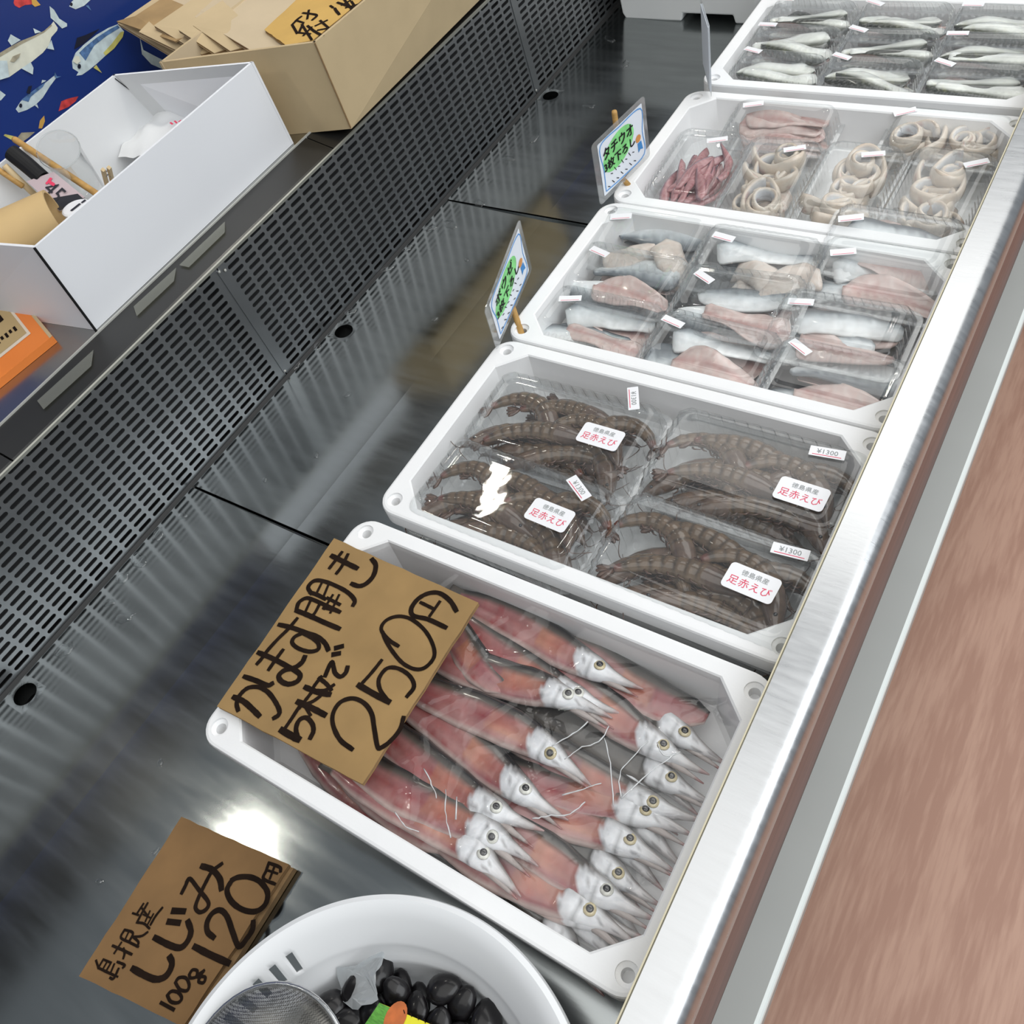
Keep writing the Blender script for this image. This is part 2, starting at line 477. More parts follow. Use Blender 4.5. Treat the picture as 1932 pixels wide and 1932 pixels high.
# sloping price ledge over the grille, its bright edges, and the counter behind
gt = gpt(0, GH)
LX, LZ = -0.9085, 0.1985
for (a, b) in ((-0.95, 0.160), (0.162, 0.7318), (0.7334, 1.305), (1.3066, 2.1)):
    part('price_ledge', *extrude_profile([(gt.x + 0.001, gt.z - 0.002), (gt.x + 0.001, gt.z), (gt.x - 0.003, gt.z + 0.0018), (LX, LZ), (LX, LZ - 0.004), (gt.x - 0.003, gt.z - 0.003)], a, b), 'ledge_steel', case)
part('ledge_lip', *extrude_profile([(gt.x + 0.0022, gt.z - 0.003), (gt.x + 0.0022, gt.z + 0.0004), (gt.x + 0.0006, gt.z + 0.0014), (gt.x + 0.0006, gt.z - 0.003)], -0.95, 2.1), 'lip_steel', case)
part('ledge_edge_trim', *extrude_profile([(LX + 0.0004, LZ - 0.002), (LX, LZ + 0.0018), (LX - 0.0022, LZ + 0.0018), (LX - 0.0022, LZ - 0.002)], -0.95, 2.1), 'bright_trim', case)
part('counter_top', *box_vf(WALL_X, LX - 0.002, -0.95, 2.1, 0.17, 0.1985), 'counter_steel', case)
# clear label strips stuck on the ledge
def lpt(px, py):   # a pixel on the ledge slope
    x = -0.893
    for _ in range(6):
        z = lerp(gt.z + 0.0018, LZ, (x - gt.x) / (LX - gt.x)) + 0.0026
        p = at(px, py, z=z); x = p.x
    return p
for quad in (((424, 418), (424, 438), (356, 504), (338, 500)), ((332, 505), (328, 530), (258, 596), (252, 578)), ((176, 660), (172, 690), (82, 772), (70, 756))):
    q = [lpt(*p) for p in quad]
    v, f = slab_vf(q, 0.0004)
    part('label_strip', v, f, 'label_film', case)

# front rail, wood front, bumper
RZ = 0.12
rp = [(-0.0932, RZ - 0.045), (-0.0932, RZ - 0.0015), (-0.0922, RZ - 0.0002), (-0.0700, RZ)]
for k in range(1, 9):
    a = PI / 2 - PI / 2 * k / 8
    rp.append((-0.0700 + 0.0155 * math.cos(a), RZ - 0.0155 + 0.0155 * math.sin(a)))
rp += [(-0.0545, RZ - 0.035), (-0.0575, RZ - 0.038), (-0.062, RZ - 0.045)]
v, f = extrude_profile(rp, -1.0, 2.3)
ro = part('front_rail', v, f, 'rail_steel', case)
for p in ro.data.polygons: p.use_smooth = len(p.vertices) == 4
ro.data.set_sharp_from_angle(angle=math.radians(35))
mat('seal_cream', (0.62, 0.56, 0.40), 0.6)
part('rail_seal', *box_vf(-0.0945, -0.0933, -1.0, 2.3, RZ - 0.04, RZ - 0.001), 'seal_cream', case)
part('inner_front_wall', *box_vf(-0.066, -0.0615, -1.0, 2.3, -0.03, RZ - 0.04), 'deck_steel', case)
part('front_panel', *box_vf(-0.0605, -0.0570, -1.0, 2.3, FLOOR_Z + 0.1, RZ - 0.03), 'panel_brown', case)
bz = -0.100
bp = [(-0.0568, bz), (-0.0268, bz), (-0.0240, bz - 0.0006), (-0.0224, bz - 0.0024), (-0.0215, bz - 0.006), (-0.0215, bz - 0.07), (-0.0568, bz - 0.07)]
v, f = extrude_profile(bp, -1.0, 2.3)
part('bumper', v, f, ['bumper_grey', 'bumper_highlight'], case, midx=[0, 1, 1, 1, 0, 0, 0, 0, 0])
part('kick_base', *box_vf(-0.80, -0.075, -1.0, 2.3, FLOOR_Z, FLOOR_Z + 0.1), 'black_gap', case)
part('end_wall', *box_vf(-0.85, -0.062, 2.1, 2.12, -0.05, 0.18), 'deck_steel', case)

# water beads and runs on the deck below the grille
wrng = random.Random(3)
def puddle(px, py, r, ang, asp):
    c = at(px, py, z=0.002); c.z = zdeck(c.x) + 0.0002
    n = 18; loops = []
    prof = [1 + 0.28 * math.sin(2 * k * 2 * PI / n + wrng.random() * 6) * wrng.random() + 0.25 * (wrng.random() - 0.5) for k in range(n)]
    for (sc, h) in ((1.0, 0.0), (0.93, 0.0007), (0.75, 0.0012), (0.4, 0.0014)):
        lp = []
        for k in range(n):
            a = 2 * PI * k / n; x, y = math.cos(a) * r * prof[k] * sc * asp, math.sin(a) * r * prof[k] * sc
            X = x * math.cos(ang) - y * math.sin(ang); Y = x * math.sin(ang) + y * math.cos(ang)
            lp.append(Vector((X, Y, h + zdeck(c.x + X) - zdeck(c.x))))
        loops.append(lp)
    v, f = loft(loops, False, True)
    o = link('water_puddle', mkmesh('water_puddle', v, f, 'water', smooth=True), loc=c)
    tag(o, 'small clear puddle of water on the steel deck below the grille', 'puddle', 'water puddles on the deck')
for (px, py, r, asp) in ((122, 1228, .009, 1.5), (232, 1092, .007, 1.4), (262, 1058, .009, 1.5), (236, 1165, .007, 1.8), (205, 1140, .004, 2.2), (300, 1010, .006, 1.6),
                         (345, 975, .005, 1.4), (560, 690, .006, 1.6), (600, 655, .006, 1.5), (662, 590, .006, 1.7), (730, 510, .006, 1.8), (770, 470, .006, 1.5), (812, 432, .007, 1.6),
                         (850, 425, .008, 1.7), (905, 385, .006, 1.8), (960, 300, .006, 2.0), (1010, 260, .007, 2.0), (1110, 200, .006, 2.2), (1150, 75, .006, 2.4), (1180, 120, .006, 2.0),
                         (300, 1438, .003, 1.4), (185, 1662, .0025, 1.5), (292, 1605, .003, 1.5), (880, 490, .003, 1.6), (820, 602, .003, 1.8), (655, 745, .004, 1.5), (596, 858, .0035, 1.6), (500, 905, .003, 1.5)):
    puddle(px, py, r, wrng.random() * 3, asp)

# ------------------------------------------------------------------ foam boxes
BW, BD, BH = 0.44, 0.262, 0.09
def foam_mesh(floor_z, w=BW, d=BD, h=BH, m='foam'):
    hx, hy = w / 2, d / 2; nc = 8
    L_ = [rrect(hx - 0.016, hy - 0.014, 0.02, 0.0, nc), rrect(hx - 0.003, hy - 0.003, 0.022, h - 0.022, nc), rrect(hx, hy, 0.022, h - 0.020, nc),
          rrect(hx, hy, 0.022, h - 0.003, nc), rrect(hx - 0.0008, hy - 0.0008, 0.0215, h - 0.0008, nc), rrect(hx - 0.003, hy - 0.003, 0.020, h, nc),
          rrect(hx - 0.0165, hy - 0.0150, 0.028, h, nc, chamfer=True), rrect(hx - 0.0178, hy - 0.0163, 0.028, h - 0.0015, nc, chamfer=True),
          rrect(hx - 0.021, hy - 0.0195, 0.028, floor_z + 0.004, nc, chamfer=True), rrect(hx - 0.025, hy - 0.0235, 0.026, floor_z, nc, chamfer=True)]
    v, f = loft(L_, True, True)
    me = mkmesh('foam_body', v, f, m)
    # conical corner sockets, cut out of the rim
    o = link('foam_body', me)
    cv = ([], [])
    for sx in (-1, 1):
        for sy in (-1, 1):
            cx, cy = sx * (hx - 0.0165), sy * (hy - 0.0165)
            lo = [[Vector((cx + r * math.cos(a), cy + r * math.sin(a), z)) for a in [2 * PI * k / 24 for k in range(24)]] for (r, z) in ((0.0048, h - 0.016), (0.0050, h - 0.004), (0.0085, h - 0.0022), (0.0088, h + 0.004))]
            cv = merge(cv, loft(lo))
    c = link('cutter', mkmesh('cutter', cv[0], cv[1]))
    md = o.modifiers.new('cut', 'BOOLEAN'); md.object = c; md.operation = 'DIFFERENCE'; md.solver = 'EXACT'
    bpy.context.view_layer.update()
    me2 = bpy.data.meshes.new_from_object(o.evaluated_get(bpy.context.evaluated_depsgraph_get()))
    bpy.data.objects.remove(o); bpy.data.objects.remove(c)
    me2.name = 'foam_body'
    if not me2.materials: me2.materials.append(MATS[m])
    return me2
FM_FISH = foam_mesh(0.028); FM_PACK = foam_mesh(0.034)
BOXES = {}
def foam_box(key, cx, cy, rz, me, label, z=0.0005):
    o = link('foam_box', me, loc=(cx, cy, z), rot=(0, 0, rz))
    tag(o, label, 'box', 'open foam boxes in a row on the deck'); BOXES[key] = o
    return o
BCX = -0.307
foam_box('fish', BCX - 0.001, 0.1645, 0.000, FM_FISH, 'open white foam box of split pink barracuda nearest the camera')
foam_box('shrimp', BCX + 0.004, 0.4395, 0.0, FM_PACK, 'open white foam box holding four packs of brown shrimp')
foam_box('fillet', BCX + 0.004, 0.7045, 0.0, FM_PACK, 'open white foam box crowded with clear packs of silver skinned fillets')
foam_box('ribbon', BCX + 0.006, 0.9690, 0.004, FM_PACK, 'open white foam box with packs of curled pale ribbon fish strips')
foam_box('green', BCX + 0.010, 1.2480, 0.004, FM_PACK, 'open white foam box with packs of olive backed fillets at the far end')
foam_box('far', BCX + 0.014, 1.515, 0.0, FM_PACK, 'white foam box just beyond the olive fillets, cut off by the top of the picture')
# the closed-end foam box standing on the deck at the far left
fb = at(1172, 36, z=0.0)
def notch_box(x0, x1, y0, y1, h):
    n1, n2, nz = x0 + 0.115, x0 + 0.215, 0.014
    prof = [(x0 + 0.006, 0), (n1, 0), (n1 + 0.004, nz), (n2 - 0.004, nz), (n2, 0), (x1 - 0.006, 0), (x1, 0.01), (x1 + 0.012, h), (x0 - 0.012, h), (x0, 0.01)]
    n = len(prof)
    v = [Vector((x, y0 + (-0.008 * z / h), z)) for x, z in prof] + [Vector((x, y1, z)) for x, z in prof]
    f = [(i, i + n, (i + 1) % n + n, (i + 1) % n) for i in range(n)] + [tuple(range(n)), tuple(range(2 * n - 1, n - 1, -1))]
    return v, f
me = mkmesh('foam_crate', *notch_box(0, 0.25, 0, 0.24, 0.16), 'foam_grey'); bevel_mesh(me, 0.003, 2)
tag(link('foam_crate', me, loc=(fb.x + 0.004, fb.y, 0.0005)), 'tall white foam crate with a notched base at the far end of the deck', 'box')

# ------------------------------------------------------------------ split barracuda in the nearest box
mat('fish_wet', (0.6, 0.3, 0.3), 0.22, colattr=True, var=0.22, vscale=70, coat=0.5, bump=0.25, bscale=160, bdist=0.0012, detail=6, sss=0.08)
mat('eye_ring', (0.55, 0.47, 0.28), 0.2, var=0.3, vscale=300, coat=0.8)
mat('eye_pale', (0.62, 0.62, 0.56), 0.2, var=0.3, vscale=300, coat=0.8)
mat('pupil', (0.008, 0.008, 0.01), 0.08, coat=1.0)
FLESH = (0.30, 0.105, 0.110); FLESH2 = (0.43, 0.225, 0.205); BLOOD = (0.30, 0.025, 0.03); DARKSKIN = (0.026, 0.025, 0.025); GREYSKIN = (0.12, 0.105, 0.092)
SILVER = (0.78, 0.79, 0.81); JAW = (0.40, 0.35, 0.33); ORANGE = (0.50, 0.21, 0.10)
def barracuda_mesh(seed, L_=0.215, headed=True, skin_up=False, bend=0.010):
    rg = random.Random(seed); off = Vector((seed * 3.1, seed * 1.7, 0))
    ns, na = 66, 19
    wk = [(0, .013), (.05, .011), (.10, .012), (.2, .0165), (.4, .0195), (.6, .0185), (.69, .0158), (.72, .0145), (.75, .0130), (.79, .0118), (.825, .0096), (.86, .0066), (.91, .0042), (.96, .0024), (1.0, .0006)]
    hk = [(0, .0025), (.08, .004), (.2, .0060), (.5, .0070), (.68, .0070), (.715, .0100), (.75, .0108), (.80, .0098), (.84, .0076), (.88, .0055), (.93, .0036), (1, .0008)]
    if not headed:
        wk = [(0, .004), (.1, .012), (.3, .020), (.7, .021), (.9, .016), (1, .006)]; hk = [(0, .002), (.3, .007), (.8, .007), (1, .003)]
    V = []; C = []; loops = []
    for i in range(ns):
        s = i / (ns - 1); w = interp(wk, s); h = interp(hk, s); lp = []
        yb = bend * math.sin(s * 4.2 + seed) * (0.6 + 0.4 * s)
        for k in range(na):
            a = 2 * PI * k / na
            ca, sa = math.cos(a), math.sin(a)
            nz = noise.noise(Vector((s * 9, ca * 1.5, sa * 1.5)) + off)
            ww = w * (1 + 0.07 * nz); hh = h * (1 + 0.12 * nz)
            z = hh * (abs(sa) ** 0.8) * (1 if sa > 0 else -0.35)
            if s < 0.70 and sa > 0: z -= 0.0022 * math.exp(-(ca / 0.16) ** 2)        # the opened middle
            lp.append(Vector((s * L_, yb + ww * ca, z)))
            n2 = noise.noise(Vector((s * 22, ca * 3, sa * 2)) + off * 2); n3 = noise.noise(Vector((s * 5, ca * 1.2, 7)) + off)
            edge = 0.735 - 0.045 * (1 - ca * ca) + 0.006 * n2
            if (s < edge or not headed):
                c = Vector(FLESH).lerp(Vector(FLESH2), min(1, max(0, 0.45 + 0.9 * n3)))
                if n2 > 0.28: c = c.lerp(Vector(BLOOD), min(0.55, (n2 - 0.28) * 2.2))
                if abs(ca) < 0.14 and sa > 0 and 0.15 < s < 0.66: c = c.lerp(Vector(BLOOD), 0.35)
                if 0.50 < s < 0.70 and -0.5 < ca < 0.55 and sa > 0: c = c.lerp(Vector(ORANGE), 0.35 + 0.3 * n3)
                e = max(0, (ca - 0.30) / 0.25)                                        # rolled dark back along one edge
                if e > 0: c = c.lerp(Vector(GREYSKIN), min(1, e)).lerp(Vector(DARKSKIN), min(1, max(0, (ca - 0.52) * 5)))
                if ca < -0.86: c = c.lerp(Vector((0.62, 0.55, 0.50)), 0.6)
                if skin_up: c = Vector(DARKSKIN).lerp(Vector(GREYSKIN), min(1, max(0, 0.2 + ca * -0.8 + 0.4 * n2)))
                if s < 0.07 and headed: c = Vector(GREYSKIN)
            else:
                c = Vector(SILVER) * (1 + 0.10 * n2)
                if ca > 0.35: c = c.lerp(Vector(GREYSKIN), min(0.9, (ca - 0.35) * 1.8))
                if s > 0.85: c = c.lerp(Vector(JAW), min(0.8, (s - 0.85) * 8))
                if s > 0.955: c = c.lerp(Vector((0.30, 0.07, 0.06)), 0.5)
                if n2 > 0.42: c = c.lerp(Vector((0.14, 0.13, 0.13)), 0.6)
                if sa > 0 and abs(s - 0.775) < 0.008 and ca < 0.3: c = c * 0.62              # gill cover edge
            C.append(c)
        loops.append(lp)
    v, f = loft(loops)
    return mkmesh('fish_body', v, f, 'fish_wet', smooth=True, cols=C), L_, bend, seed
def disc_mesh(name, r, h, m, n=18):
    lp = [[Vector((r * math.cos(PI / 2 * k / 4) * math.cos(2 * PI * j / n), r * math.cos(PI / 2 * k / 4) * math.sin(2 * PI * j / n), h * math.sin(PI / 2 * k / 4))) for j in range(n)] for k in range(4)]
    v, f = loft(lp, True, True)
    return mkmesh(name, v, f, m, smooth=True)
EYE = [disc_mesh('eye', 0.0055, 0.0020, 'eye_ring'), disc_mesh('eye', 0.0056, 0.0022, 'eye_pale')]
PUP = disc_mesh('pupil', 0.0031, 0.0012, 'pupil')
BAR = [barracuda_mesh(s) for s in (1, 2, 4, 5)]
BAR_S = barracuda_mesh(7, skin_up=True); BAR_N = barracuda_mesh(8, 0.16, headed=False)
# gill flap that stands off the silver head, one jaw that gapes
def jaw_mesh():
    lp = []
    for i in range(9):
        s = i / 8; w = lerp(0.0045, 0.0006, s); x = 0.82 * 0.215 + s * 0.038
        lp.append([Vector((x, -0.005 * 1 - 0.004 * s + w * math.cos(a), 0.001 + 0.6 * w * math.sin(a))) for a in [2 * PI * k / 8 for k in range(8)]])
    v, f = loft(lp)
    return mkmesh('lower_jaw', v, f, 'fish_wet', smooth=True, cols=[(0.36, 0.31, 0.29) if p.x < 0.205 else (0.28, 0.10, 0.09) for p in v])
JAWM = jaw_mesh()
def kamasu(tip, via, z, label, B=None, tilt=0.0, eye_side=1, pale=0, scale=1.0, roll=0.0):
    B = B or random.choice(BAR)
    me, L_, bend, seed = B
    a = at(*tip, z=z); b = at(*via, z=z); d = (a - b); ang = math.atan2(d.y, d.x)
    sn = math.sin(ang) * L_ * scale
    if B is not BAR_N: ang = math.asin(max(-.9, min(.9, (a.y - min(.258, max(.084, a.y - sn))) / (L_ * scale))))
    pos = Vector((a.x - math.cos(ang) * L_ * scale, a.y - math.sin(ang) * L_ * scale, z))
    if B is BAR_N: pos.y += max(0.0, 0.072 - min(a.y, pos.y))
    t = thing('split_barracuda', label, 'fish', pos, (roll, tilt, ang), 'split barracuda in the foam box')
    t.scale = (scale,) * 3
    link('body', me, t)
    if B is not BAR_N:
        s = 0.805; yb = bend * math.sin(s * 4.2 + seed) * (0.6 + 0.4 * s)
        e = link('eye', EYE[pale], t, loc=(s * L_, yb + 0.0022 * eye_side, 0.0084), rot=(-0.25 * eye_side, 0.12, 0))
        link('pupil', PUP, e, loc=(0, 0, 0.0017))
        link('lower_jaw', JAWM, t, loc=(0, yb, 0))
    return t
Z1, Z2 = 0.060, 0.047
far_ = 'split pink barracuda with its silver head %s'
L = [((1222, 1284), (950, 1170), Z1, 'split barracuda lying topmost along the back wall of its foam box', 0),
     ((1178, 1347), (900, 1200), Z1 - .002, 'split barracuda whose silver head lies just below the topmost fish', 1),
     ((1146, 1374), (870, 1240), Z1, 'split barracuda with its head halfway along, third from the back wall', 1),
     ((1114, 1488), (835, 1315), Z1 + .002, 'split barracuda whose silver head lies under the brightest film creases', 0),
     ((1084, 1530), (820, 1370), Z1 - .003, 'split barracuda with a dark eyed head tucked below the creased film', 1),
     ((1028, 1566), (765, 1410), Z1, 'split barracuda ending near the middle, head just right of the price board tip', 1),
     ((1003, 1655), (725, 1455), Z1 + .002, 'split barracuda with a red streaked silver head, second from the front wall', 1),
     ((980, 1697), (690, 1500), Z1, 'split barracuda nearest the front wall, silver head with open red mouth', 1),
     ((1348, 1444), (1120, 1325), Z2 + .006, 'split barracuda whose big silver head points at the steel rail, back right', 0),
     ((1332, 1548), (1090, 1440), Z2, 'split barracuda at the rail with a golden eye, third from the back', 0),
     ((1304, 1600), (1060, 1490), Z2, 'split barracuda at the rail with a speckled head, middle of the right row', 0),
     ((1277, 1655), (1020, 1540), Z2, 'split barracuda at the rail with a round golden eye above a dark belly', 0),
     ((1250, 1716), (985, 1590), Z2 + .004, 'split barracuda at the rail with a plump smooth white head', 1),
     ((1222, 1770), (950, 1640), Z2, 'split barracuda at the rail, olive eyed head second from the front corner', 0),
     ((1192, 1808), (930, 1680), Z2 + .002, 'split barracuda in the front right corner, its snout cut by the foam rim', 0)]
for k, (tip, via, z, lab, pale) in enumerate(L):
    kamasu(tip, via, z, lab, BAR[k % 4], pale=pale, eye_side=1 if k not in (3, 6) else -1, roll=random.uniform(-.12, .12))
kamasu((1385, 1425), (1200, 1315), Z2 + .001, 'dark skinned barracuda lying back up against the rail near the back wall', BAR_S)
kamasu((1360, 1500), (1180, 1420), Z2 - .004, 'dark backed barracuda half hidden below the big silver head at the rail', BAR_S, scale=0.95)
kamasu((1262, 1690), (1060, 1575), Z2 - .006, 'dark backed barracuda squeezed between two heads low on the right', BAR_S, scale=0.95)
kamasu((1338, 1348), (1180, 1275), Z2 + .004, 'headless pink fish half along the back wall beside the corner', BAR_N)
kamasu((905, 1580), (700, 1475), Z2, 'headless pink flap lying along the front wall under the film', BAR_N, scale=1.1)
kamasu((760, 1560), (600, 1455), Z2 - .008, 'dark red fish end showing under the front edge of the price board', BAR_N, scale=0.9)
kamasu((960, 1300), (860, 1190), Z1 + .002, 'headless pink flap sticking out from behind the price board', BAR_N, scale=0.8)
kamasu((905, 1345), (790, 1270), Z1 - .004, 'second pink flap beside the price board, just in front of the first', BAR_N, scale=0.8)
# a lower layer that fills the gaps; dark ones stand in for the rail's shade
for k in range(8):
    y = 0.106 + k * 0.0215
    t = thing('split_barracuda', 'dark barracuda added in the bottom layer for the shade between heads', 'fish', (-0.324 + 0.008 * (k % 3), y, 0.036), (0, 0, -0.30), 'added dark bottom layer of barracuda')
    link('body', BAR_S[0], t)
for k in range(6):
    y = 0.150 + k * 0.0225
    t = thing('split_barracuda', 'pink split barracuda in the bottom layer, seen only in gaps', 'fish', (-0.49 + 0.010 * (k % 3), y, 0.034), (0, 0, -0.34), 'bottom layer of split barracuda')
    link('body', BAR[(k + 2) % 4][0], t)

# cling film stretched over the fish, with sharp creases and white tubes for their glints
def cling():
    x0, x1, y0, y1 = -0.508, -0.106, 0.052, 0.277
    nx, ny = 150, 84; V = []; rg = random.Random(9)
    cre = []
    for _ in range(80):
        cx, cy = rg.uniform(-0.42, -0.12), rg.uniform(y0 + .03, y1 - .02); a = rg.choice((rg.uniform(0.3, 1.2), rg.uniform(1.7, 2.6))); cre.append((cx, cy, math.cos(a), math.sin(a), rg.uniform(.010, .034), rg.uniform(.0008, .0026)))
    for j in range(ny):
        for i in range(nx):
            x = lerp(x0, x1, i / (nx - 1)); y = lerp(y0, y1, j / (ny - 1))
            e = min(x - x0, x1 - x, y - y0, y1 - y)
            z = 0.0815 + 0.0012 * noise.noise(Vector((x * 26, y * 26, 3))) + 0.0016 * max(0, 1 - e / 0.02)
            for (cx, cy, dx, dy, ln, hh) in cre:
                u = (x - cx) * dx + (y - cy) * dy; w = -(x - cx) * dy + (y - cy) * dx
                if abs(u) < ln: z += hh * math.exp(-(w / 0.0026) ** 2) * (1 - (u / ln) ** 2)
            V.append(Vector((x, y, z)))
    Fc = [(j * nx + i, j * nx + i + 1, (j + 1) * nx + i + 1, (j + 1) * nx + i) for j in range(ny - 1) for i in range(nx - 1)]
    c = Vector((-0.307, 0.1645, 0.0815))
    o = link('cling_film', mkmesh('cling_film', [p - c for p in V], Fc, 'cling', smooth=True), loc=c)
    tag(o, 'creased clear cling film stretched over the split barracuda', 'plastic film')
    # milky tubes added as painted glints along the film's folds
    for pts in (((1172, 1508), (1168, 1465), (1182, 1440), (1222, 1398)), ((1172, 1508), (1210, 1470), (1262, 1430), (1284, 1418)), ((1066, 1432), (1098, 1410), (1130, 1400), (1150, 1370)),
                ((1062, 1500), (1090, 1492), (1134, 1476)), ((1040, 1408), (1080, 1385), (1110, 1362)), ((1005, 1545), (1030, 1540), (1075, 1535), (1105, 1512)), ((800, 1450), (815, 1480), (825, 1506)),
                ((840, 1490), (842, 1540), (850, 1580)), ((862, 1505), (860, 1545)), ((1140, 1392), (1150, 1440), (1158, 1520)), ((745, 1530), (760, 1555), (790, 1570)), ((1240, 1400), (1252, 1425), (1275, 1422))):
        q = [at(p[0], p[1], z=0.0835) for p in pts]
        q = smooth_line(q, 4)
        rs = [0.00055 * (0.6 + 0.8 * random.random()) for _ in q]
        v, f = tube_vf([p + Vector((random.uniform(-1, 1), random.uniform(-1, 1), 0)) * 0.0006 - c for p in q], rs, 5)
        link('film_glint', mkmesh('film_glint', v, f, 'glint_white', smooth=True), o)
clear_mat('glint_white', (0.9, 0.9, 0.9), 0.12, 3.0, haze=0.55)
cling()

# ------------------------------------------------------------------ hand written cardboard boards
def board(name, label, quad, z, th, m, strokes, mapf, width, ang_edge=True):
    q = [Vector((at(*p, z=z).x, at(*p, z=z).y, z)) for p in quad]
    c = sum(q, Vector()) / len(q); c.z = z - th
    t = thing(name, label, 'sign', c)
    rg = random.Random(4); fine = []
    for i in range(len(q)):     # slightly ragged knife-cut edges
        a, b = q[i], q[(i + 1) % len(q)]
        for k in range(12):
            p = a.lerp(b, k / 12)
            if k: p = p + Vector((rg.uniform(-1, 1), rg.uniform(-1, 1), 0)) * 0.0005
            fine.append(p)
    part('sheet', *slab_vf(fine, 0.0007), m, t)
    mid = [p + (c - p).normalized() * 0.0004 - Vector((0, 0, 0.0007)) for p in fine]
    part('corrugated_core', *slab_vf(mid, th - 0.0014), 'kraft_dark', t)
    part('sheet', *slab_vf([p - Vector((0, 0, th - 0.0007)) for p in fine], 0.0007), m, t)
    v, f = strokes_vf(strokes, mapf, width)
    part('lettering', v, f, 'ink', t)['label'] = 'dark brown brush lettering'
    return t
K1 = 540 / 1932
S1Z = 0.0975
def map1(x, y): p = at(380 + x * K1, 1000 + y * K1, z=S1Z); return p
S1 = [(1.0, [(250, 1220), (240, 1172), (262, 1115), (315, 1068), (385, 1062), (450, 1095), (500, 1160), (528, 1220), (520, 1252), (488, 1272)]), (1.2, [(218, 1128), (285, 1158), (340, 1205), (392, 1256)]), (1.1, [(290, 990), (370, 1018), (448, 1050), (482, 1036)]),
      (0.9, [(376, 906), (408, 870), (450, 812), (520, 735), (585, 672), (648, 598)]), (0.9, [(455, 945), (500, 880), (552, 810)]),
      (1.15, [(385, 828), (480, 868), (570, 915), (650, 960), (668, 990), (645, 1025), (590, 1042), (540, 1022), (524, 985), (560, 950), (630, 930), (680, 895), (700, 855)]),
      (1.1, [(525, 640), (610, 660), (700, 692), (780, 720), (835, 765), (858, 812)]), (0.95, [(690, 695), (632, 722), (614, 762), (655, 800), (730, 822), (788, 808), (790, 768), (745, 728), (690, 700)]),
      (1.2, [(642, 545), (730, 580), (830, 625), (932, 668)]), (1.0, [(642, 540), (660, 490), (705, 462), (750, 470), (840, 510), (935, 555)]), (0.75, [(700, 560), (738, 478)]), (0.75, [(748, 580), (768, 560), (800, 500)]),
      (1.0, [(745, 432), (722, 388), (762, 345), (830, 348), (930, 388), (1000, 432), (1036, 478), (1024, 512)]), (1.0, [(735, 422), (790, 442), (838, 468)]), (0.7, [(780, 425), (812, 362)]), (0.7, [(826, 450), (858, 372)]),
      (0.9, [(850, 460), (935, 505)]), (0.9, [(825, 525), (930, 552)]), (0.7, [(828, 535), (888, 440)]), (0.7, [(872, 560), (930, 440)]),
      (1.25, [(880, 175), (960, 215), (1052, 260)]), (0.85, [(865, 260), (900, 215), (950, 150)]), (0.85, [(912, 296), (950, 245), (990, 165)]), (1.15, [(1152, 198), (1178, 240), (1162, 310), (1115, 362), (1065, 380), (1015, 364)]),
      (1.5, [(540, 1350), (600, 1385), (660, 1415)]), (0.8, [(562, 1345), (610, 1275), (668, 1185)]), (1.0, [(655, 1412), (640, 1345), (662, 1285), (710, 1268), (750, 1310), (757, 1360), (735, 1408)]),
      (1.3, [(650, 1160), (740, 1200), (836, 1250)]), (0.8, [(662, 1205), (712, 1140), (760, 1078)]), (0.8, [(700, 1190), (738, 1252)]), (0.8, [(690, 1182), (750, 1160), (802, 1125)]), (1.2, [(702, 1062), (790, 1098), (868, 1112)]), (0.8, [(752, 1070), (780, 1030), (812, 990)]),
      (0.9, [(795, 1000), (845, 1040), (878, 1082)]), (0.8, [(770, 1085), (840, 1082), (896, 1046)]),
      (1.0, [(836, 988), (860, 930), (882, 892), (893, 925), (905, 968), (940, 992), (975, 965), (988, 925)]), (1.3, [(890, 842), (932, 834)]), (1.3, [(908, 798), (952, 786)]),
      (0.95, [(1020, 1482), (940, 1420), (892, 1325), (890, 1240), (938, 1165), (1022, 1138), (1100, 1170), (1150, 1240), (1168, 1340), (1190, 1462), (1215, 1470), (1275, 1428), (1340, 1350), (1366, 1265)]),
      (1.3, [(1062, 1048), (1160, 1105), (1268, 1162)]), (0.8, [(1082, 1040), (1150, 965), (1218, 880)]), (0.9, [(1262, 1158), (1208, 1080), (1200, 1005), (1255, 935), (1335, 938), (1410, 990), (1436, 1060), (1388, 1126)]),
      (0.85, [(1330, 785), (1265, 742), (1215, 672), (1248, 612), (1330, 584), (1420, 605), (1510, 680), (1565, 780), (1570, 862), (1510, 930), (1440, 940), (1360, 900), (1292, 822), (1242, 740), (1226, 692)]),
      (1.05, [(1652, 660), (1530, 604), (1432, 580), (1418, 532), (1460, 470), (1530, 430), (1608, 428), (1680, 480), (1722, 548)]), (0.8, [(1480, 490), (1525, 512), (1570, 535)]), (0.8, [(1542, 582), (1610, 485)])]
Q1 = [(409.3, 1332.6), (630.2, 1015.4), (902.7, 1137), (683.3, 1479.3)]
b1 = board('price_board', 'cardboard price board with brush writing and 250 lying across the barracuda box', Q1, S1Z, 0.0045, 'kraft', S1, map1, 0.0044)
b1['label'] = 'cardboard price board reading 250 yen lying across the barracuda box'
K2 = 420 / 1932
S2Z = 0.0135
def map2(x, y): return at(140 + x * K2, 1530 + y * K2, z=S2Z)
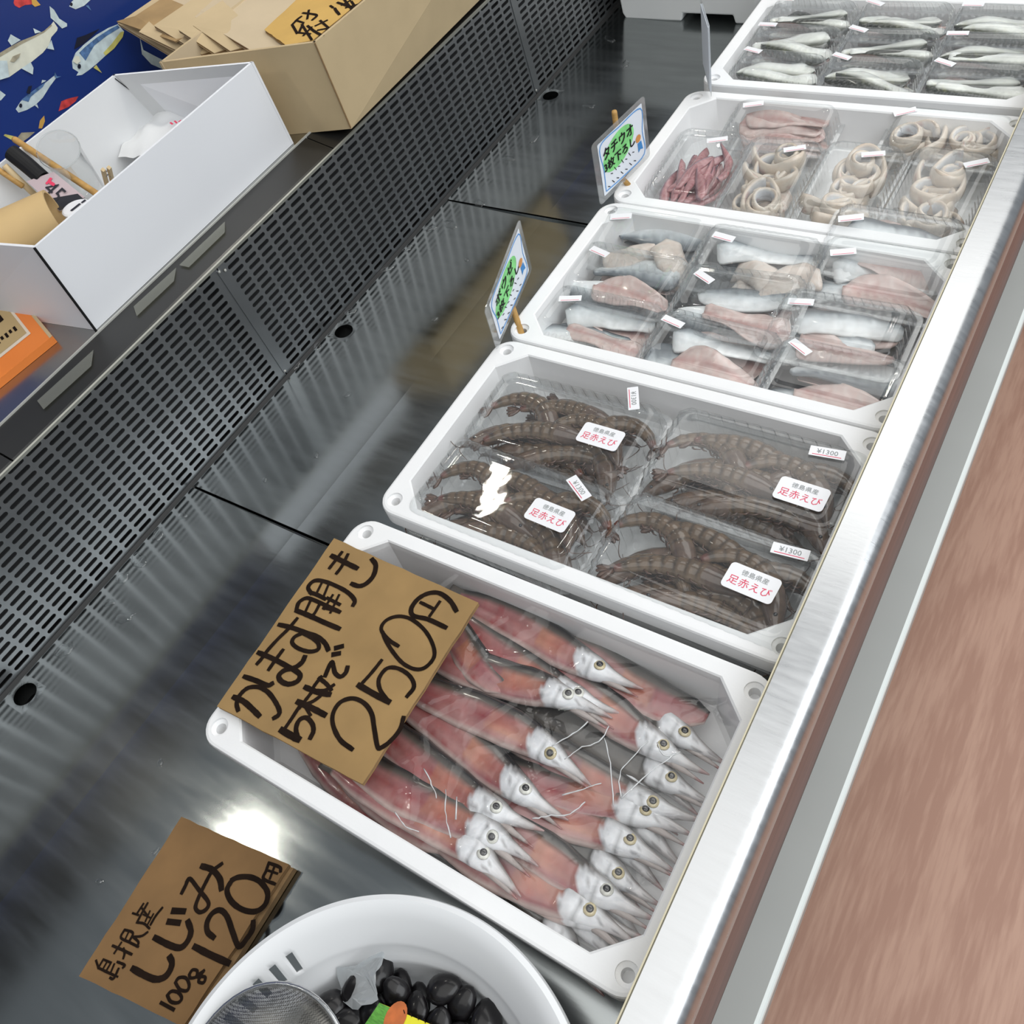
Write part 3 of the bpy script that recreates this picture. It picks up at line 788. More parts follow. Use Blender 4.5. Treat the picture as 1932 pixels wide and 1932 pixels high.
S2 = [(.6, [(192, 1298), (214, 1366)]), (.6, [(212, 1362), (285, 1398), (350, 1428)]), (.6, [(256, 1288), (212, 1362)]), (.6, [(256, 1290), (322, 1318)]), (.55, [(322, 1318), (278, 1394)]), (.5, [(290, 1306), (248, 1380)]), (.6, [(350, 1330), (316, 1412)]), (.6, [(376, 1310), (440, 1338), (424, 1362)]), (.6, [(388, 1368), (345, 1455), (312, 1448)]), (.55, [(318, 1412), (380, 1440)]),
      (.65, [(335, 1170), (415, 1205), (502, 1246)]), (.6, [(412, 1142), (350, 1236)]), (.6, [(430, 1192), (440, 1235), (428, 1282)]), (.6, [(440, 1032), (408, 1100), (480, 1140), (560, 1180)]), (.6, [(440, 1032), (512, 1060), (478, 1138)]), (.5, [(476, 1048), (444, 1116)]), (.6, [(640, 1052), (588, 1086), (512, 1094)]), (.6, [(515, 1095), (560, 1140), (545, 1180)]),
      (.6, [(510, 888), (560, 905)]), (.6, [(604, 806), (552, 884)]), (.6, [(640, 800), (600, 870), (545, 972)]), (.6, [(590, 845), (632, 902)]), (.6, [(548, 968), (610, 980), (656, 1022)]), (.5, [(602, 900), (668, 930)]), (.5, [(620, 960), (660, 870)]), (.5, [(640, 985), (690, 895)]), (.6, [(768, 840), (710, 912), (664, 990)]),
      (1.5, [(508, 1368), (620, 1430), (712, 1462), (790, 1440), (838, 1375), (850, 1312), (830, 1265)]), (1.45, [(700, 1100), (830, 1166), (920, 1188), (980, 1140), (1015, 1050), (988, 958)]), (1.7, [(820, 962), (912, 972)]), (1.7, [(860, 868), (956, 872)]),
      (1.0, [(934, 716), (968, 650), (1004, 588), (1080, 680), (1165, 790), (1150, 852), (1092, 880), (1055, 840), (1080, 755), (1140, 630), (1200, 525), (1285, 458)]), (1.5, [(1110, 480), (1200, 512), (1265, 590), (1280, 680)]),
      (1.5, [(1045, 1178), (1180, 1248), (1345, 1322)]), (1.3, [(1215, 1100), (1160, 1050), (1155, 970), (1200, 890), (1270, 862), (1330, 920), (1380, 1060), (1432, 1178), (1500, 1110), (1550, 1030), (1556, 960)]),
      (1.3, [(1372, 600), (1328, 690), (1370, 790), (1470, 860), (1580, 872), (1660, 812), (1680, 710), (1620, 620), (1530, 576), (1430, 576), (1368, 602)]), (.8, [(1692, 450), (1668, 520), (1645, 590), (1745, 636)]), (.8, [(1690, 452), (1785, 490), (1792, 528)]), (.7, [(1742, 478), (1700, 590)]), (.7, [(1690, 520), (1765, 545)]),
      (.95, [(755, 1665), (866, 1725)]), (.75, [(810, 1600), (850, 1565), (910, 1580), (935, 1630), (900, 1665), (840, 1655), (810, 1600)]), (.75, [(880, 1490), (910, 1450), (970, 1450), (1000, 1510), (980, 1560), (920, 1550), (880, 1490)]), (.7, [(1000, 1420), (1030, 1380), (1070, 1390), (1060, 1440), (1012, 1450), (1000, 1420)]), (.7, [(1130, 1384), (1062, 1440), (1136, 1440), (1126, 1490), (1082, 1482), (1100, 1430), (1128, 1386)])]
Q2 = [(148.7, 1842), (342.2, 1540.9), (545.4, 1631), (345, 1937)]
b2 = board('price_board', 'darker cardboard price board reading 120 yen lying on the steel deck by the basket', Q2, S2Z, 0.0045, 'kraft_board2', S2, map2, 0.0037) if mat('kraft_board2', (0.235, 0.130, 0.050), 0.85, var=0.14, vscale=22) else None
# a dark slab underneath, its edge showing on the right
q = [at(*p, z=0.0085) for p in ((165, 1840), (350, 1560), (554, 1638), (362, 1945))]
c = sum(q, Vector()) / 4; c.z = 0.0005
o = link('dark_slab', mkmesh('dark_slab', *slab_vf([p - c for p in q], 0.0075), 'kraft_dark'), loc=c)
tag(o, 'thick dark brown slab under the 120 yen price board', 'card')

# ------------------------------------------------------------------ clear clamshell packs
def ring(hx, hy, r, z, n, flute=0.0):
    """n points evenly spaced round a rounded rectangle, optionally fluted"""
    segs = []
    ax, ay = hx - r, hy - r
    per = 4 * (ax + ay) + 2 * PI * r; out = []
    for i in range(n):
        s = per * i / n
        a = [2 * ay, PI * r / 2, 2 * ax, PI * r / 2, 2 * ay, PI * r / 2, 2 * ax, PI * r / 2]
        k = 0
        while s > a[k] and k < 7: s -= a[k]; k += 1
        fl = flute * (1 if (i // 2) % 2 else -1)
        if k == 0: p = Vector((hx, -ay + s, 0)); nn = Vector((1, 0, 0))
        elif k == 2: p = Vector((ax - s, hy, 0)); nn = Vector((0, 1, 0))
        elif k == 4: p = Vector((-hx, ay - s, 0)); nn = Vector((-1, 0, 0))
        elif k == 6: p = Vector((-ax + s, -hy, 0)); nn = Vector((0, -1, 0))
        else:
            c = {1: (ax, ay), 3: (-ax, ay), 5: (-ax, -ay), 7: (ax, -ay)}[k]; an = (k - 1) * PI / 4 + s / r
            nn = Vector((math.cos(an), math.sin(an), 0)); p = Vector((c[0], c[1], 0)) + nn * r
        p = p + nn * fl; p.z = z; out.append(p)
    return out
PACKM = {}
def pack_meshes(lx, ly, h):
    key = (lx, ly, h)
    if key in PACKM: return PACKM[key]
    hx, hy = lx / 2, ly / 2; n = 168; fz = h * 0.55
    tr = [ring(hx - .013, hy - .013, .008, 0.0, n), ring(hx - .0105, hy - .0105, .010, 0.002, n, .0004), ring(hx - .006, hy - .006, .012, fz - .004, n, .0011), ring(hx - .0052, hy - .0052, .012, fz - .0015, n),
          ring(hx, hy, .015, fz - .0012, n), ring(hx, hy, .015, fz - .003, n)]
    v, f = loft(tr, True, False)
    tray = mkmesh('tray', v, f, 'clear_flute', smooth=False)
    ld = [ring(hx + .0004, hy + .0004, .015, fz - .0025, n), ring(hx + .0004, hy + .0004, .015, fz, n), ring(hx - .005, hy - .005, .012, fz + .0003, n), ring(hx - .0062, hy - .0062, .012, fz + .002, n, .0009),
          ring(hx - .0095, hy - .0095, .013, h - .006, n, .0012), ring(hx - .0105, hy - .0105, .013, h - .004, n), ring(hx - .014, hy - .014, .013, h - .0008, n), ring(hx - .0165, hy - .0165, .012, h, n), ring(hx - .0215, hy - .0215, .010, h - .0002, n), ring(hx - .0235, hy - .0235, .009, h - .0014, n), ring(hx - .028, hy - .028, .008, h - .0016, n)]
    v, f = loft(ld, False, True)
    lid = mkmesh('lid', v, f, ['clear_flute', 'clear_pack'], [0] * (n * 4) + [1] * (len(f) - n * 4), smooth=False)
    for p in lid.polygons:
        if p.index >= n * 4: p.use_smooth = True
    PACKM[key] = (tray, lid)
    return PACKM[key]
def sticker_mesh(w, h, r):
    v, f = loft([rrect(w / 2, h / 2, r, 0.0, 5), rrect(w / 2, h / 2, r, 0.0003, 5)])
    return mkmesh('sticker', v, f, 'sticker')
ST_NAME = sticker_mesh(0.046, 0.0265, 0.004); ST_PRICE = sticker_mesh(0.032, 0.0115, 0.0006)
def text_mesh(body, size, m):
    v, f = text_vf(body, size); return mkmesh('lettering', v, f, m)
TX_RED = text_mesh('足赤えび', 0.0098, 'red_print'); TX_GREY = text_mesh('徳島県産', 0.0062, 'grey_print'); TX_PRICE = text_mesh('¥1300', 0.0075, 'grey_print')
v, f = box_vf(-0.013, 0.013, -0.00035, 0.00035, 0, 0.00005); LINE_RED = mkmesh('line', v, f, 'red_print')
def pack(label, group, lx, ly, h, loc, rot, price=None, name=None, shrimp=False):
    t = thing('clear_pack', label, 'pack', loc, rot, group)
    tray, lid = pack_meshes(lx, ly, h)
    link('tray', tray, t); link('lid', lid, t)
    zt = h + 0.0003
    if price:
        s = link('price_sticker', ST_PRICE, t, loc=(price[0], price[1], zt), rot=(0, 0, price[2]), scale=1.0 if shrimp else 0.85)
        link('printed_line', LINE_RED, s, loc=(0, -0.0038, 0.0004))
        if shrimp: link('lettering', TX_PRICE, s, loc=(0, 0.0005, 0.0005))
    if name:
        s = link('name_sticker', ST_NAME, t, loc=(name[0], name[1], zt), rot=(0, 0, name[2]))
        link('lettering', TX_RED, s, loc=(0, -0.0035, 0.0005)); link('lettering', TX_GREY, s, loc=(0.001, 0.0065, 0.0005))
    return t

# ------------------------------------------------------------------ shrimp
mat('shrimp', (0.12, 0.08, 0.05), 0.2, colattr=True, var=0.35, vscale=120, coat=0.6, bump=0.2, bscale=300, bdist=0.0006, sss=0.05)
mat('shrimp_leg', (0.10, 0.050, 0.032), 0.3, var=0.5, vscale=200, coat=0.4)
def shrimp_meshes(seed, curl):
    rg = random.Random(seed); Ls = 0.125; ns, na = 46, 12
    rk = [(0, .0030), (.04, .0045), (.10, .0060), (.3, .0088), (.55, .0108), (.66, .0112), (.78, .0102), (.90, .0065), (.96, .003), (1, .0008)]
    pts = []; p = Vector((0, 0, 0)); a = curl * 0.5
    for i in range(ns):
        s = i / (ns - 1); pts.append(p.copy())
        a -= curl / ns * (1.6 if s < 0.62 else 0.35)
        p += Vector((math.cos(a), math.sin(a), 0)) * (Ls / ns)
    c = sum(pts, Vector()) / ns; pts = [q - c for q in pts]
    loops = []; C = []
    for i, q in enumerate(pts):
        s = i / (ns - 1); r = interp(rk, s)
        seg = (s * 11) % 1.0
        if s < 0.64: r *= 0.93 + 0.10 * (1 - seg)
        d = (pts[min(i + 1, ns - 1)] - pts[max(i - 1, 0)]).normalized(); sd = Vector((-d.y, d.x, 0))
        lp = []
        for k in range(na):
            t = 2 * PI * k / na
            lp.append(q + sd * (r * 1.05 * math.cos(t)) + Vector((0, 0, 1)) * (r * 0.85 * math.sin(t)))
            base = Vector((0.100, 0.058, 0.033)).lerp(Vector((0.165, 0.108, 0.062)), 0.5 + 0.5 * noise.noise(Vector((s * 6, math.cos(t), seed))))
            if s < 0.64 and seg > 0.72: base = base * 0.45
            if s > 0.66: base = base.lerp(Vector((0.10, 0.062, 0.050)), 0.6)
            if s < 0.06: base = Vector((0.15, 0.05, 0.035))
            if math.cos(t) < -0.65 and s < 0.7: base = base.lerp(Vector((0.26, 0.19, 0.13)), 0.5)
            C.append(base)
        loops.append(lp)
    v, f = loft(loops)
    body = mkmesh('shrimp_body', v, f, 'shrimp', smooth=True, cols=C)
    # legs along the inner side, antennae and the rostrum
    vf = ([], [])
    side = -1 if curl > 0 else 1
    for i in range(10, 34, 4):
        q = pts[i]; d = (pts[i + 1] - pts[i - 1]).normalized(); sd = Vector((-d.y, d.x, 0)) * side
        for zz in (-0.004, 0.003):
            a0 = q + sd * 0.008 + Vector((0, 0, zz)); a1 = a0 + sd * 0.004 + d * rg.uniform(.001, .005) + Vector((0, 0, rg.uniform(-.002, .002))); a2 = a1 + sd * 0.001 + d * rg.uniform(.003, .007)
            vf = merge(vf, tube_vf([a0, a1, a2], [.0013, .0009, .0004], 5))
    legs = mkmesh('shrimp_legs', vf[0], vf[1], 'shrimp_leg', smooth=True)
    vf = ([], []); h = pts[-1]; d = (pts[-1] - pts[-4]).normalized(); sd = Vector((-d.y, d.x, 0))
    for sg in (-1, 1):
        w = [h - d * 0.006 + sd * sg * 0.002]
        for k in range(1, 6): w.append(h + d * 0.003 * k * (1 - 0.14 * k) + sd * sg * 0.0022 * k * k * 0.4)
        vf = merge(vf, tube_vf(w, [.0009, .0007, .0006, .0005, .0004, .0003], 5))
    ant = mkmesh('antennae', vf[0], vf[1], 'shrimp_leg', smooth=True)
    vf = ([], []); q = pts[0]; d = (pts[0] - pts[3]).normalized(); sd = Vector((-d.y, d.x, 0))
    for an in (-0.5, -0.2, 0.2, 0.5):
        e = d * math.cos(an) + sd * math.sin(an); n_ = Vector((-e.y, e.x, 0))
        lp = [[q + e * (0.016 * u) + n_ * (w * c_) + Vector((0, 0, 0.0009 * s_ + 0.001 * an)) for (c_, s_) in ((1, 0), (0, 1), (-1, 0), (0, -1))] for (u, w) in ((-0.1, .0018), (.35, .0032), (.75, .0034), (1, .0012))]
        vf = merge(vf, loft(lp))
    tail = mkmesh('tail_fan', vf[0], vf[1], 'shrimp_leg', smooth=True)
    eyep = [pts[-8] + Vector((0, 0, 0.0078))]
    return body, legs, ant, tail, pts[-7] + Vector((0, 0, 0.0062))
SHR = [shrimp_meshes(1, 2.0), shrimp_meshes(2, -2.1), shrimp_meshes(3, 0.8), shrimp_meshes(4, -1.0)]
bme = disc_mesh('shrimp_eye', 0.0019, 0.0014, 'pupil', 8)
def shrimp(parent_mat, x, y, z, ang, k, label, group, roll=0.0, sc=1.0):
    p = parent_mat @ Vector((x, y, z))
    t = thing('shrimp', label, 'shrimp', p, (roll, 0, ang), group); t.scale = (sc,) * 3
    b, l, a, tl, e = SHR[k]
    link('body', b, t); link('legs', l, t); link('antennae', a, t); link('tail_fan', tl, t); link('eye', bme, t, loc=e)
PH = 0.060
shrimp_packs = [('back left', (1054, 792), 0.03, 'shrimp pack at the back left of the shrimp box, price tag askew', (1195, 752, -1.1), (1133, 824)),
                ('back right', (1420, 878), 0.0, 'pack of brown shrimp at the back right of the shrimp box beside the rail', (1561, 855, 0.12), (1512, 932)),
                ('front left', (955, 938), -0.02, 'shrimp pack at the front left of the shrimp box, lamp glare on its lid', (1092, 921, -0.55), (1037, 972)),
                ('front right', (1330, 1062), -0.03, 'pack of brown shrimp at the front right of the shrimp box by the rail', (1491, 1041, 0.12), (1417, 1100))]
srg = random.Random(21)
PLX, PLY = 0.208, 0.124
for (nm, px, rz, lab, pr, na) in shrimp_packs:
    top = 0.0352 + PH
    c = at(*px, z=top); c.z = 0.0352
    M = Matrix.Translation(c) @ Matrix.Rotation(rz, 4, 'Z')
    Mi = M.inverted()
    a = Mi @ at(pr[0], pr[1], z=top); b = Mi @ at(na[0], na[1], z=top)
    pack(lab, 'shrimp packs', PLX, PLY, PH, c, (0, 0, rz), (a.x, a.y, pr[2]), (b.x, b.y, -0.03), True)
    lay = []
    spots = [(.016 * (-1) ** i, -.037 + .0185 * i, .014, PI * (i % 2) + .04 * i, 2 + i % 2) for i in range(5)]
    spots += [(-.024 * (-1) ** i, -.030 + .019 * i, .024, PI * ((i + 1) % 2) - .05 * i, 2 + (i + 1) % 2) for i in range(4)]
    spots += [(x, y, .032, an, k) for (x, y, an, k) in ((-.052, -.022, 3.0, 1), (.046, -.024, .1, 0), (-.050, .022, .1, 0), (.050, .020, 3.1, 1), (.0, .002, .30, 2), (.006, -.034, 3.1, 3), (-.008, .034, .05, 2))]
    spots += [(-.020, -.010, .040, .25, 2), (.036, .010, .039, .1, 0)]
    for (x, y, z, an, k) in spots:
        if nm == 'back left': an = an + srg.uniform(-.2, .2)
        shrimp(M, x + srg.uniform(-.004, .004), y * .95 + srg.uniform(-.002, .002), z, an + rz + srg.uniform(-.12, .12), k,
               'brown shrimp inside the %s pack of the shrimp box' % nm, 'shrimp in the %s pack' % nm, srg.uniform(-.2, .2), srg.uniform(.98, 1.06))

# ------------------------------------------------------------------ fillets
mat('fillet', (0.5, 0.5, 0.5), 0.25, colattr=True, var=0.16, vscale=60, coat=0.4, bump=0.15, bscale=140, bdist=0.0008, sss=0.06)
def fillet_mesh(kind, L_, W_, T_, seed):
    ns, na = 26, 16; loops = []; C = []; off = Vector((seed * 2.3, 0, seed))
    rg = random.Random(seed); bz = rg.uniform(-.006, .006); by = rg.uniform(-.010, .010); cu = rg.uniform(-.20, .30)
    for i in range(ns):
        s = i / (ns - 1)
        w = W_ / 2 * min(1.0, (s / 0.10 + 0.04) ** 0.5) * (1 - 0.62 * s ** 1.7) * (1 + 0.10 * math.sin(s * 9 + seed))
        if i == 0: w *= 0.7
        if i == ns - 1: w *= 0.5
        th = T_ * (0.35 + 0.65 * math.sin(PI * (0.12 + 0.8 * s)))
        lp = []
        for k in range(na):
            a = 2 * PI * k / na; ca, sa = math.cos(a), math.sin(a)
            nz = noise.noise(Vector((s * 7, ca * 2, sa)) + off)
            zz = th * (sa if sa > 0 else sa * 0.25) + cu * W_ * (ca * ca - .4) * (0.4 + 0.6 * math.sin(s * 4 + seed)) + bz * math.sin(s * PI * 1.4 + seed) + 0.004 * math.sin(s * 5 + seed) * ca
            lp.append(Vector(((s - 0.5) * L_, by * math.sin(s * PI) + w * ca * (1 + 0.10 * nz), zz + 0.0008 * nz)))
            n2 = noise.noise(Vector((s * 16, ca * 3, 3)) + off)
            if kind == 'silver':
                c = Vector(interp([(-1, (0.80, 0.80, 0.79)), (-.2, (0.74, 0.76, 0.77)), (.25, (0.52, 0.56, 0.58)), (.5, (0.16, 0.18, 0.20)), (1, (0.07, 0.08, 0.09))], ca + 0.25 * n2)) * (1 + 0.18 * n2)
            elif kind == 'pink':
                c = Vector((0.60, 0.41, 0.37)).lerp(Vector((0.68, 0.57, 0.53)), 0.5 + 0.8 * n2)
                if abs(ca) < 0.16: c = c.lerp(Vector((0.36, 0.10, 0.09)), 0.45)
            elif kind == 'pale':
                c = Vector((0.66, 0.53, 0.45)).lerp(Vector((0.72, 0.66, 0.60)), 0.5 + 0.8 * n2)
            elif kind == 'red':
                c = Vector((0.36, 0.12, 0.13)).lerp(Vector((0.55, 0.30, 0.30)), 0.5 + 0.9 * n2)
                if ca > 0.55: c = c.lerp(Vector((0.16, 0.12, 0.16)), 0.7)
            else:
                c = Vector(interp([(-1, (0.82, 0.82, 0.80)), (.05, (0.80, 0.81, 0.74)), (.22, (0.52, 0.52, 0.22)), (.34, (0.06, 0.065, 0.035)), (.7, (0.022, 0.025, 0.020)), (1, (0.05, 0.05, 0.035))], ca + 0.15 * n2))
            if sa < -0.2 and kind in ('silver', 'green'): c = Vector((0.55, 0.33, 0.29))
            C.append(c)
        loops.append(lp)
    v, f = loft(loops)
    return mkmesh('fillet', v, f, 'fillet', smooth=True, cols=C)
FIL = {'silver': [fillet_mesh('silver', .122, .050, .0055, s) for s in (1, 2, 3, 4)], 'pink': [fillet_mesh('pink', .112, .050, .006, s) for s in (5, 6, 7)],
       'pale': [fillet_mesh('pale', .078, .048, .010, s) for s in (8, 9, 10)], 'green': [fillet_mesh('green', .116, .042, .010, s) for s in (11, 12, 13, 14)],
       'red': [fillet_mesh('red', .085, .017, .007, s) for s in (15, 16, 17)]}
def ribbon_mesh(seed):
    rg = random.Random(seed); n = 60; P = []; p = Vector((0, 0, 0)); a = 0; k = 0.12
    for i in range(n):
        s = i / (n - 1); P.append(p + Vector((0, 0, 0.003 * math.sin(i * .3 + seed) + 0.004 * s)))
        k += rg.uniform(-.05, .05) + (0.008 if s < .7 else .03); k = min(.42, max(-.05, k)); a += k
        p = p + Vector((math.cos(a), math.sin(a), 0)) * 0.0042
    c = sum(P, Vector()) / n; ext = max(max(abs(q.x - c.x), abs(q.y - c.y)) for q in P)
    P = [(q - c) * (0.037 / ext) for q in P]
    loops = []; C = []
    for i, p in enumerate(P):
        d = (P[min(i + 1, n - 1)] - P[max(i - 1, 0)]).normalized(); sd = Vector((-d.y, d.x, 0)).normalized(); s = i / (n - 1)
        w = 0.0048 * (1 - 0.3 * s); h = 0.0120 * (1 - 0.35 * s) * (1 + .2 * math.sin(i * .5))
        lp = []
        for k in range(10):
            a = 2 * PI * k / 10
            lp.append(p + sd * w * math.cos(a) + Vector((0, 0, h * math.sin(a))))
            n2 = noise.noise(Vector((s * 12, a, seed)))
            c = Vector((0.62, 0.50, 0.39)).lerp(Vector((0.72, 0.66, 0.58)), 0.5 + 0.7 * n2)
            if math.cos(a) > 0.4: c = Vector((0.66, 0.67, 0.69)) * (1 + 0.2 * n2)
            if n2 > 0.45: c = c.lerp(Vector((0.40, 0.13, 0.10)), 0.5)
            C.append(c)
        loops.append(lp)
    v, f = loft(loops)
    return mkmesh('ribbon_strip', v, f, 'fillet', smooth=True, cols=C)
RIB = [ribbon_mesh(s) for s in (1, 2, 3, 4)]
frg = random.Random(33)
def put(M, me, name, label, group, cat, x, y, z, ang, rx=0.0, ry=0.0, sc=1.0):
    MM = M @ Matrix.Translation((x, y, z)) @ Matrix.Rotation(ang, 4, 'Z') @ Matrix.Rotation(rx, 4, 'X') @ Matrix.Rotation(ry, 4, 'Y')
    o = link(name, me); o.location = MM.translation; o.rotation_euler = MM.to_euler(); o.scale = (sc,) * 3
    tag(o, label, cat, group)
def box_local(key):
    b = BOXES[key]; return Matrix.Translation(b.location) @ Matrix.Rotation(b.rotation_euler.z, 4, 'Z')

mat('dark_floor_sheet', (0.030, 0.022, 0.022), 0.25, var=0.3, vscale=20)  # dark sheet laid over the box floor, under the packs
bx = BOXES['fillet'].location
v, f = loft([rrect(.192, .104, .02, 0.0, 6), rrect(.192, .104, .02, .0012, 6)])
tag(link('dark_floor_sheet', mkmesh('dark_floor_sheet', v, f, 'dark_floor_sheet'), loc=(bx.x, bx.y, 0.0348)), 'flat dark sheet over the floor of the silver fillet box', 'drip pad')
# silver fillets: three columns of packs shingled in the third box
COLN = ['left', 'middle', 'right']; ROWN = ['front', 'second', 'back']
for (px, zb, tx, ty, rz, desc, look) in (
        ((1222, 436), .030, .10, .02, .03, 'back left', 'with pale round slices'), ((1175, 505), .028, .02, .0, -.02, 'middle left', 'with lamp glare'), ((1122, 592), .022, -.04, .03, .02, 'front left', 'with curled skin edges'),
        ((1424, 472), .034, .12, .0, .0, 'back centre', 'with grey skinned slices'), ((1392, 548), .030, .06, -.04, .04, 'middle centre', 'crossed by white reflections'), ((1336, 645), .024, .02, .02, -.02, 'front centre', 'with a pink slab'),
        ((1684, 436), .040, .14, .0, -.03, 'back right', 'tilted over the rim'), ((1662, 500), .034, .08, .02, .02, 'second row right', 'with a red edged fillet'), ((1584, 602), .028, .05, -.03, .0, 'third row right', 'with bright silver bellies'), ((1576, 704), .0225, .0, .0, -.02, 'front right', 'lying lowest in the shadow')):
    h = 0.046; lx, ly = 0.152, 0.104; zb += 0.013
    c = at(*px, z=zb + h); c.z = zb
    M = Matrix.Translation(c) @ Matrix.Rotation(rz, 4, 'Z') @ Matrix.Rotation(ty, 4, 'Y') @ Matrix.Rotation(tx, 4, 'X')
    pack('%s fillet pack of the silver fillet box, %s' % (desc, look), 'silver fillet packs', lx, ly, h, c, M.to_euler(), (-0.045 + frg.uniform(-.006, .006), frg.uniform(.012, .026), frg.uniform(-.6, .5)))
    kinds = ['silver', 'pink', 'silver', 'pink', 'silver'] if 'slices' not in look else ['pale', 'silver', 'pale', 'pale', 'silver']
    for j, (x, y, z, an) in enumerate(((-.004, -.022, .006, .05), (.006, .020, .006, -.08), (-.012, -.012, .015, .2), (.016, -.020, .022, -.12), (.004, .020, .020, .1))):
        k = kinds[j]; sc = 0.92 if k != 'pale' else 1.0
        put(M, frg.choice(FIL[k]), 'fish_fillet', '%s fish fillet inside the %s pack of the silver fillet box' % ({'silver': 'silver skinned', 'pink': 'pink', 'pale': 'pale rounded'}[k], desc), '%s fillets in the %s pack' % (k, desc), 'fillet',
            x + (frg.uniform(-.03, .03) if k == 'pale' else frg.uniform(-.003, .003)), y + frg.uniform(-.004, .004), z, an + (PI if frg.random() < .5 else 0) + (frg.uniform(-1, 1) if k == 'pale' else 0), frg.uniform(-.25, .25), frg.uniform(-.06, .06), sc)

# ribbon fish strips and red slivers in the fourth box
for (px, along, desc, look, kind, rz) in (((1312, 300), True, 'far left', 'of thin red slivers', 'red', .02), ((1452, 318), True, 'second from the left', 'of curled beige strips', 'rib', .03), ((1604, 330), True, 'third from the left', 'of coiled silver strips', 'rib', .0),
                                          ((1772, 345), True, 'beside the rail', 'of wide pale strips', 'rib', -.03), ((1475, 216), False, 'back left', 'of pinkish slabs lying crosswise', 'pink', .02), ((1795, 236), False, 'back right', 'of limp pale strips lying crosswise', 'rib', -.02)):
    h = 0.046; lx, ly = (0.110, 0.160) if along else (0.155, 0.092); zb = 0.038 if along else 0.043
    c = at(*px, z=zb + h); c.z = zb
    M = Matrix.Translation(c) @ Matrix.Rotation(rz, 4, 'Z') @ Matrix.Rotation(0.05 if along else 0.10, 4, 'X')
    pack('clear pack %s in the ribbon fish box, %s' % (desc, look), 'ribbon fish packs', lx, ly, h, c, M.to_euler(), ((0.02 if along else -.05) + frg.uniform(-.01, .01), 0.045 if along else 0.02, frg.uniform(.1, .6)))
    if kind == 'red':
        for j in range(24):
            put(M, frg.choice(FIL['red']), 'red_sliver', 'thin red fish sliver inside the far left pack of the ribbon fish box', 'red slivers', 'fish piece', frg.uniform(-.034, .034), frg.uniform(-.030, .024), .005 + .0011 * j, PI / 2 + frg.uniform(-.45, .45), frg.uniform(-.3, .3), 0, 0.9)
    elif kind == 'pink':
        for j in range(5):
            put(M, frg.choice(FIL['pink']), 'fish_fillet', 'pinkish fish slab inside the back left pack of the ribbon fish box', 'pink slabs', 'fillet', frg.uniform(-.01, .01), -.02 + .01 * j, .006 + .005 * j, frg.uniform(-.15, .15), frg.uniform(-.3, .3))
    else:
        for j in range(7):
            yy = (-.036, .0, .032, -.016, .014, -.042, .040)[j] if along else frg.uniform(-.008, .008); xx = frg.uniform(-.007, .007) if along else (-.040, .0, .040, .018, -.02, .03, -.045)[j]
            put(M, RIB[(j + int(px[0])) % 4], 'ribbon_fish_strip', 'curled beige ribbon fish strip inside the pack %s of its box' % desc, 'ribbon strips in the pack %s' % desc, 'fish strip', xx, yy, .013 + .0032 * j, frg.uniform(0, 6), frg.uniform(-.2, .2), 0, frg.uniform(.85, 1.05) if along else .85)
        put(M, frg.choice(FIL['pale']), 'fish_fillet', 'pale slab of ribbon fish inside the pack %s of its box' % desc, 'pale slabs in the pack %s' % desc, 'fillet', .01, -.03 if along else 0, .010, frg.uniform(0, 3))

# olive backed fillets in the fifth box
RN = ['front row', 'middle row', 'back row']
for r in range(3):
    for q in range(3):
        h = 0.046; zb = 0.047 + 0.004 * r; lx, ly = 0.140, 0.084
        M0 = box_local('green')
        c = M0 @ Vector((-0.132 + 0.133 * q + frg.uniform(-.004, .004), -0.066 + 0.066 * r, zb)); c.z = zb
        rz = frg.uniform(-.05, .05)
        M = Matrix.Translation(c) @ Matrix.Rotation(rz, 4, 'Z') @ Matrix.Rotation(0.04, 4, 'X')
        desc = '%s %s' % (COLN[q], RN[r])
        pack('clear pack of olive backed fillets, %s of the far fillet box' % desc, 'olive fillet packs', lx, ly, h, c, M.to_euler(), (-0.045, 0.022, frg.uniform(-.5, .2)))
        for j, (x, y, z, an) in enumerate(((0, -.012, .008, .06), (.004, .016, .010, -.08), (-.006, .010, .022, .15), (.008, -.010, .025, -.12))):
            k = 'green' if j != 1 or frg.random() < .5 else 'pink'
            put(M, frg.choice(FIL[k]), 'fish_fillet', '%s fillet inside the %s pack of the far fillet box' % ('olive backed' if k == 'green' else 'pink', desc), '%s fillets, %s' % (k, desc), 'fillet', x, y, z, an + frg.uniform(-.1, .1) + (PI if j != 1 else 0), frg.uniform(-.3, .15), frg.uniform(-.06, .06), .95)

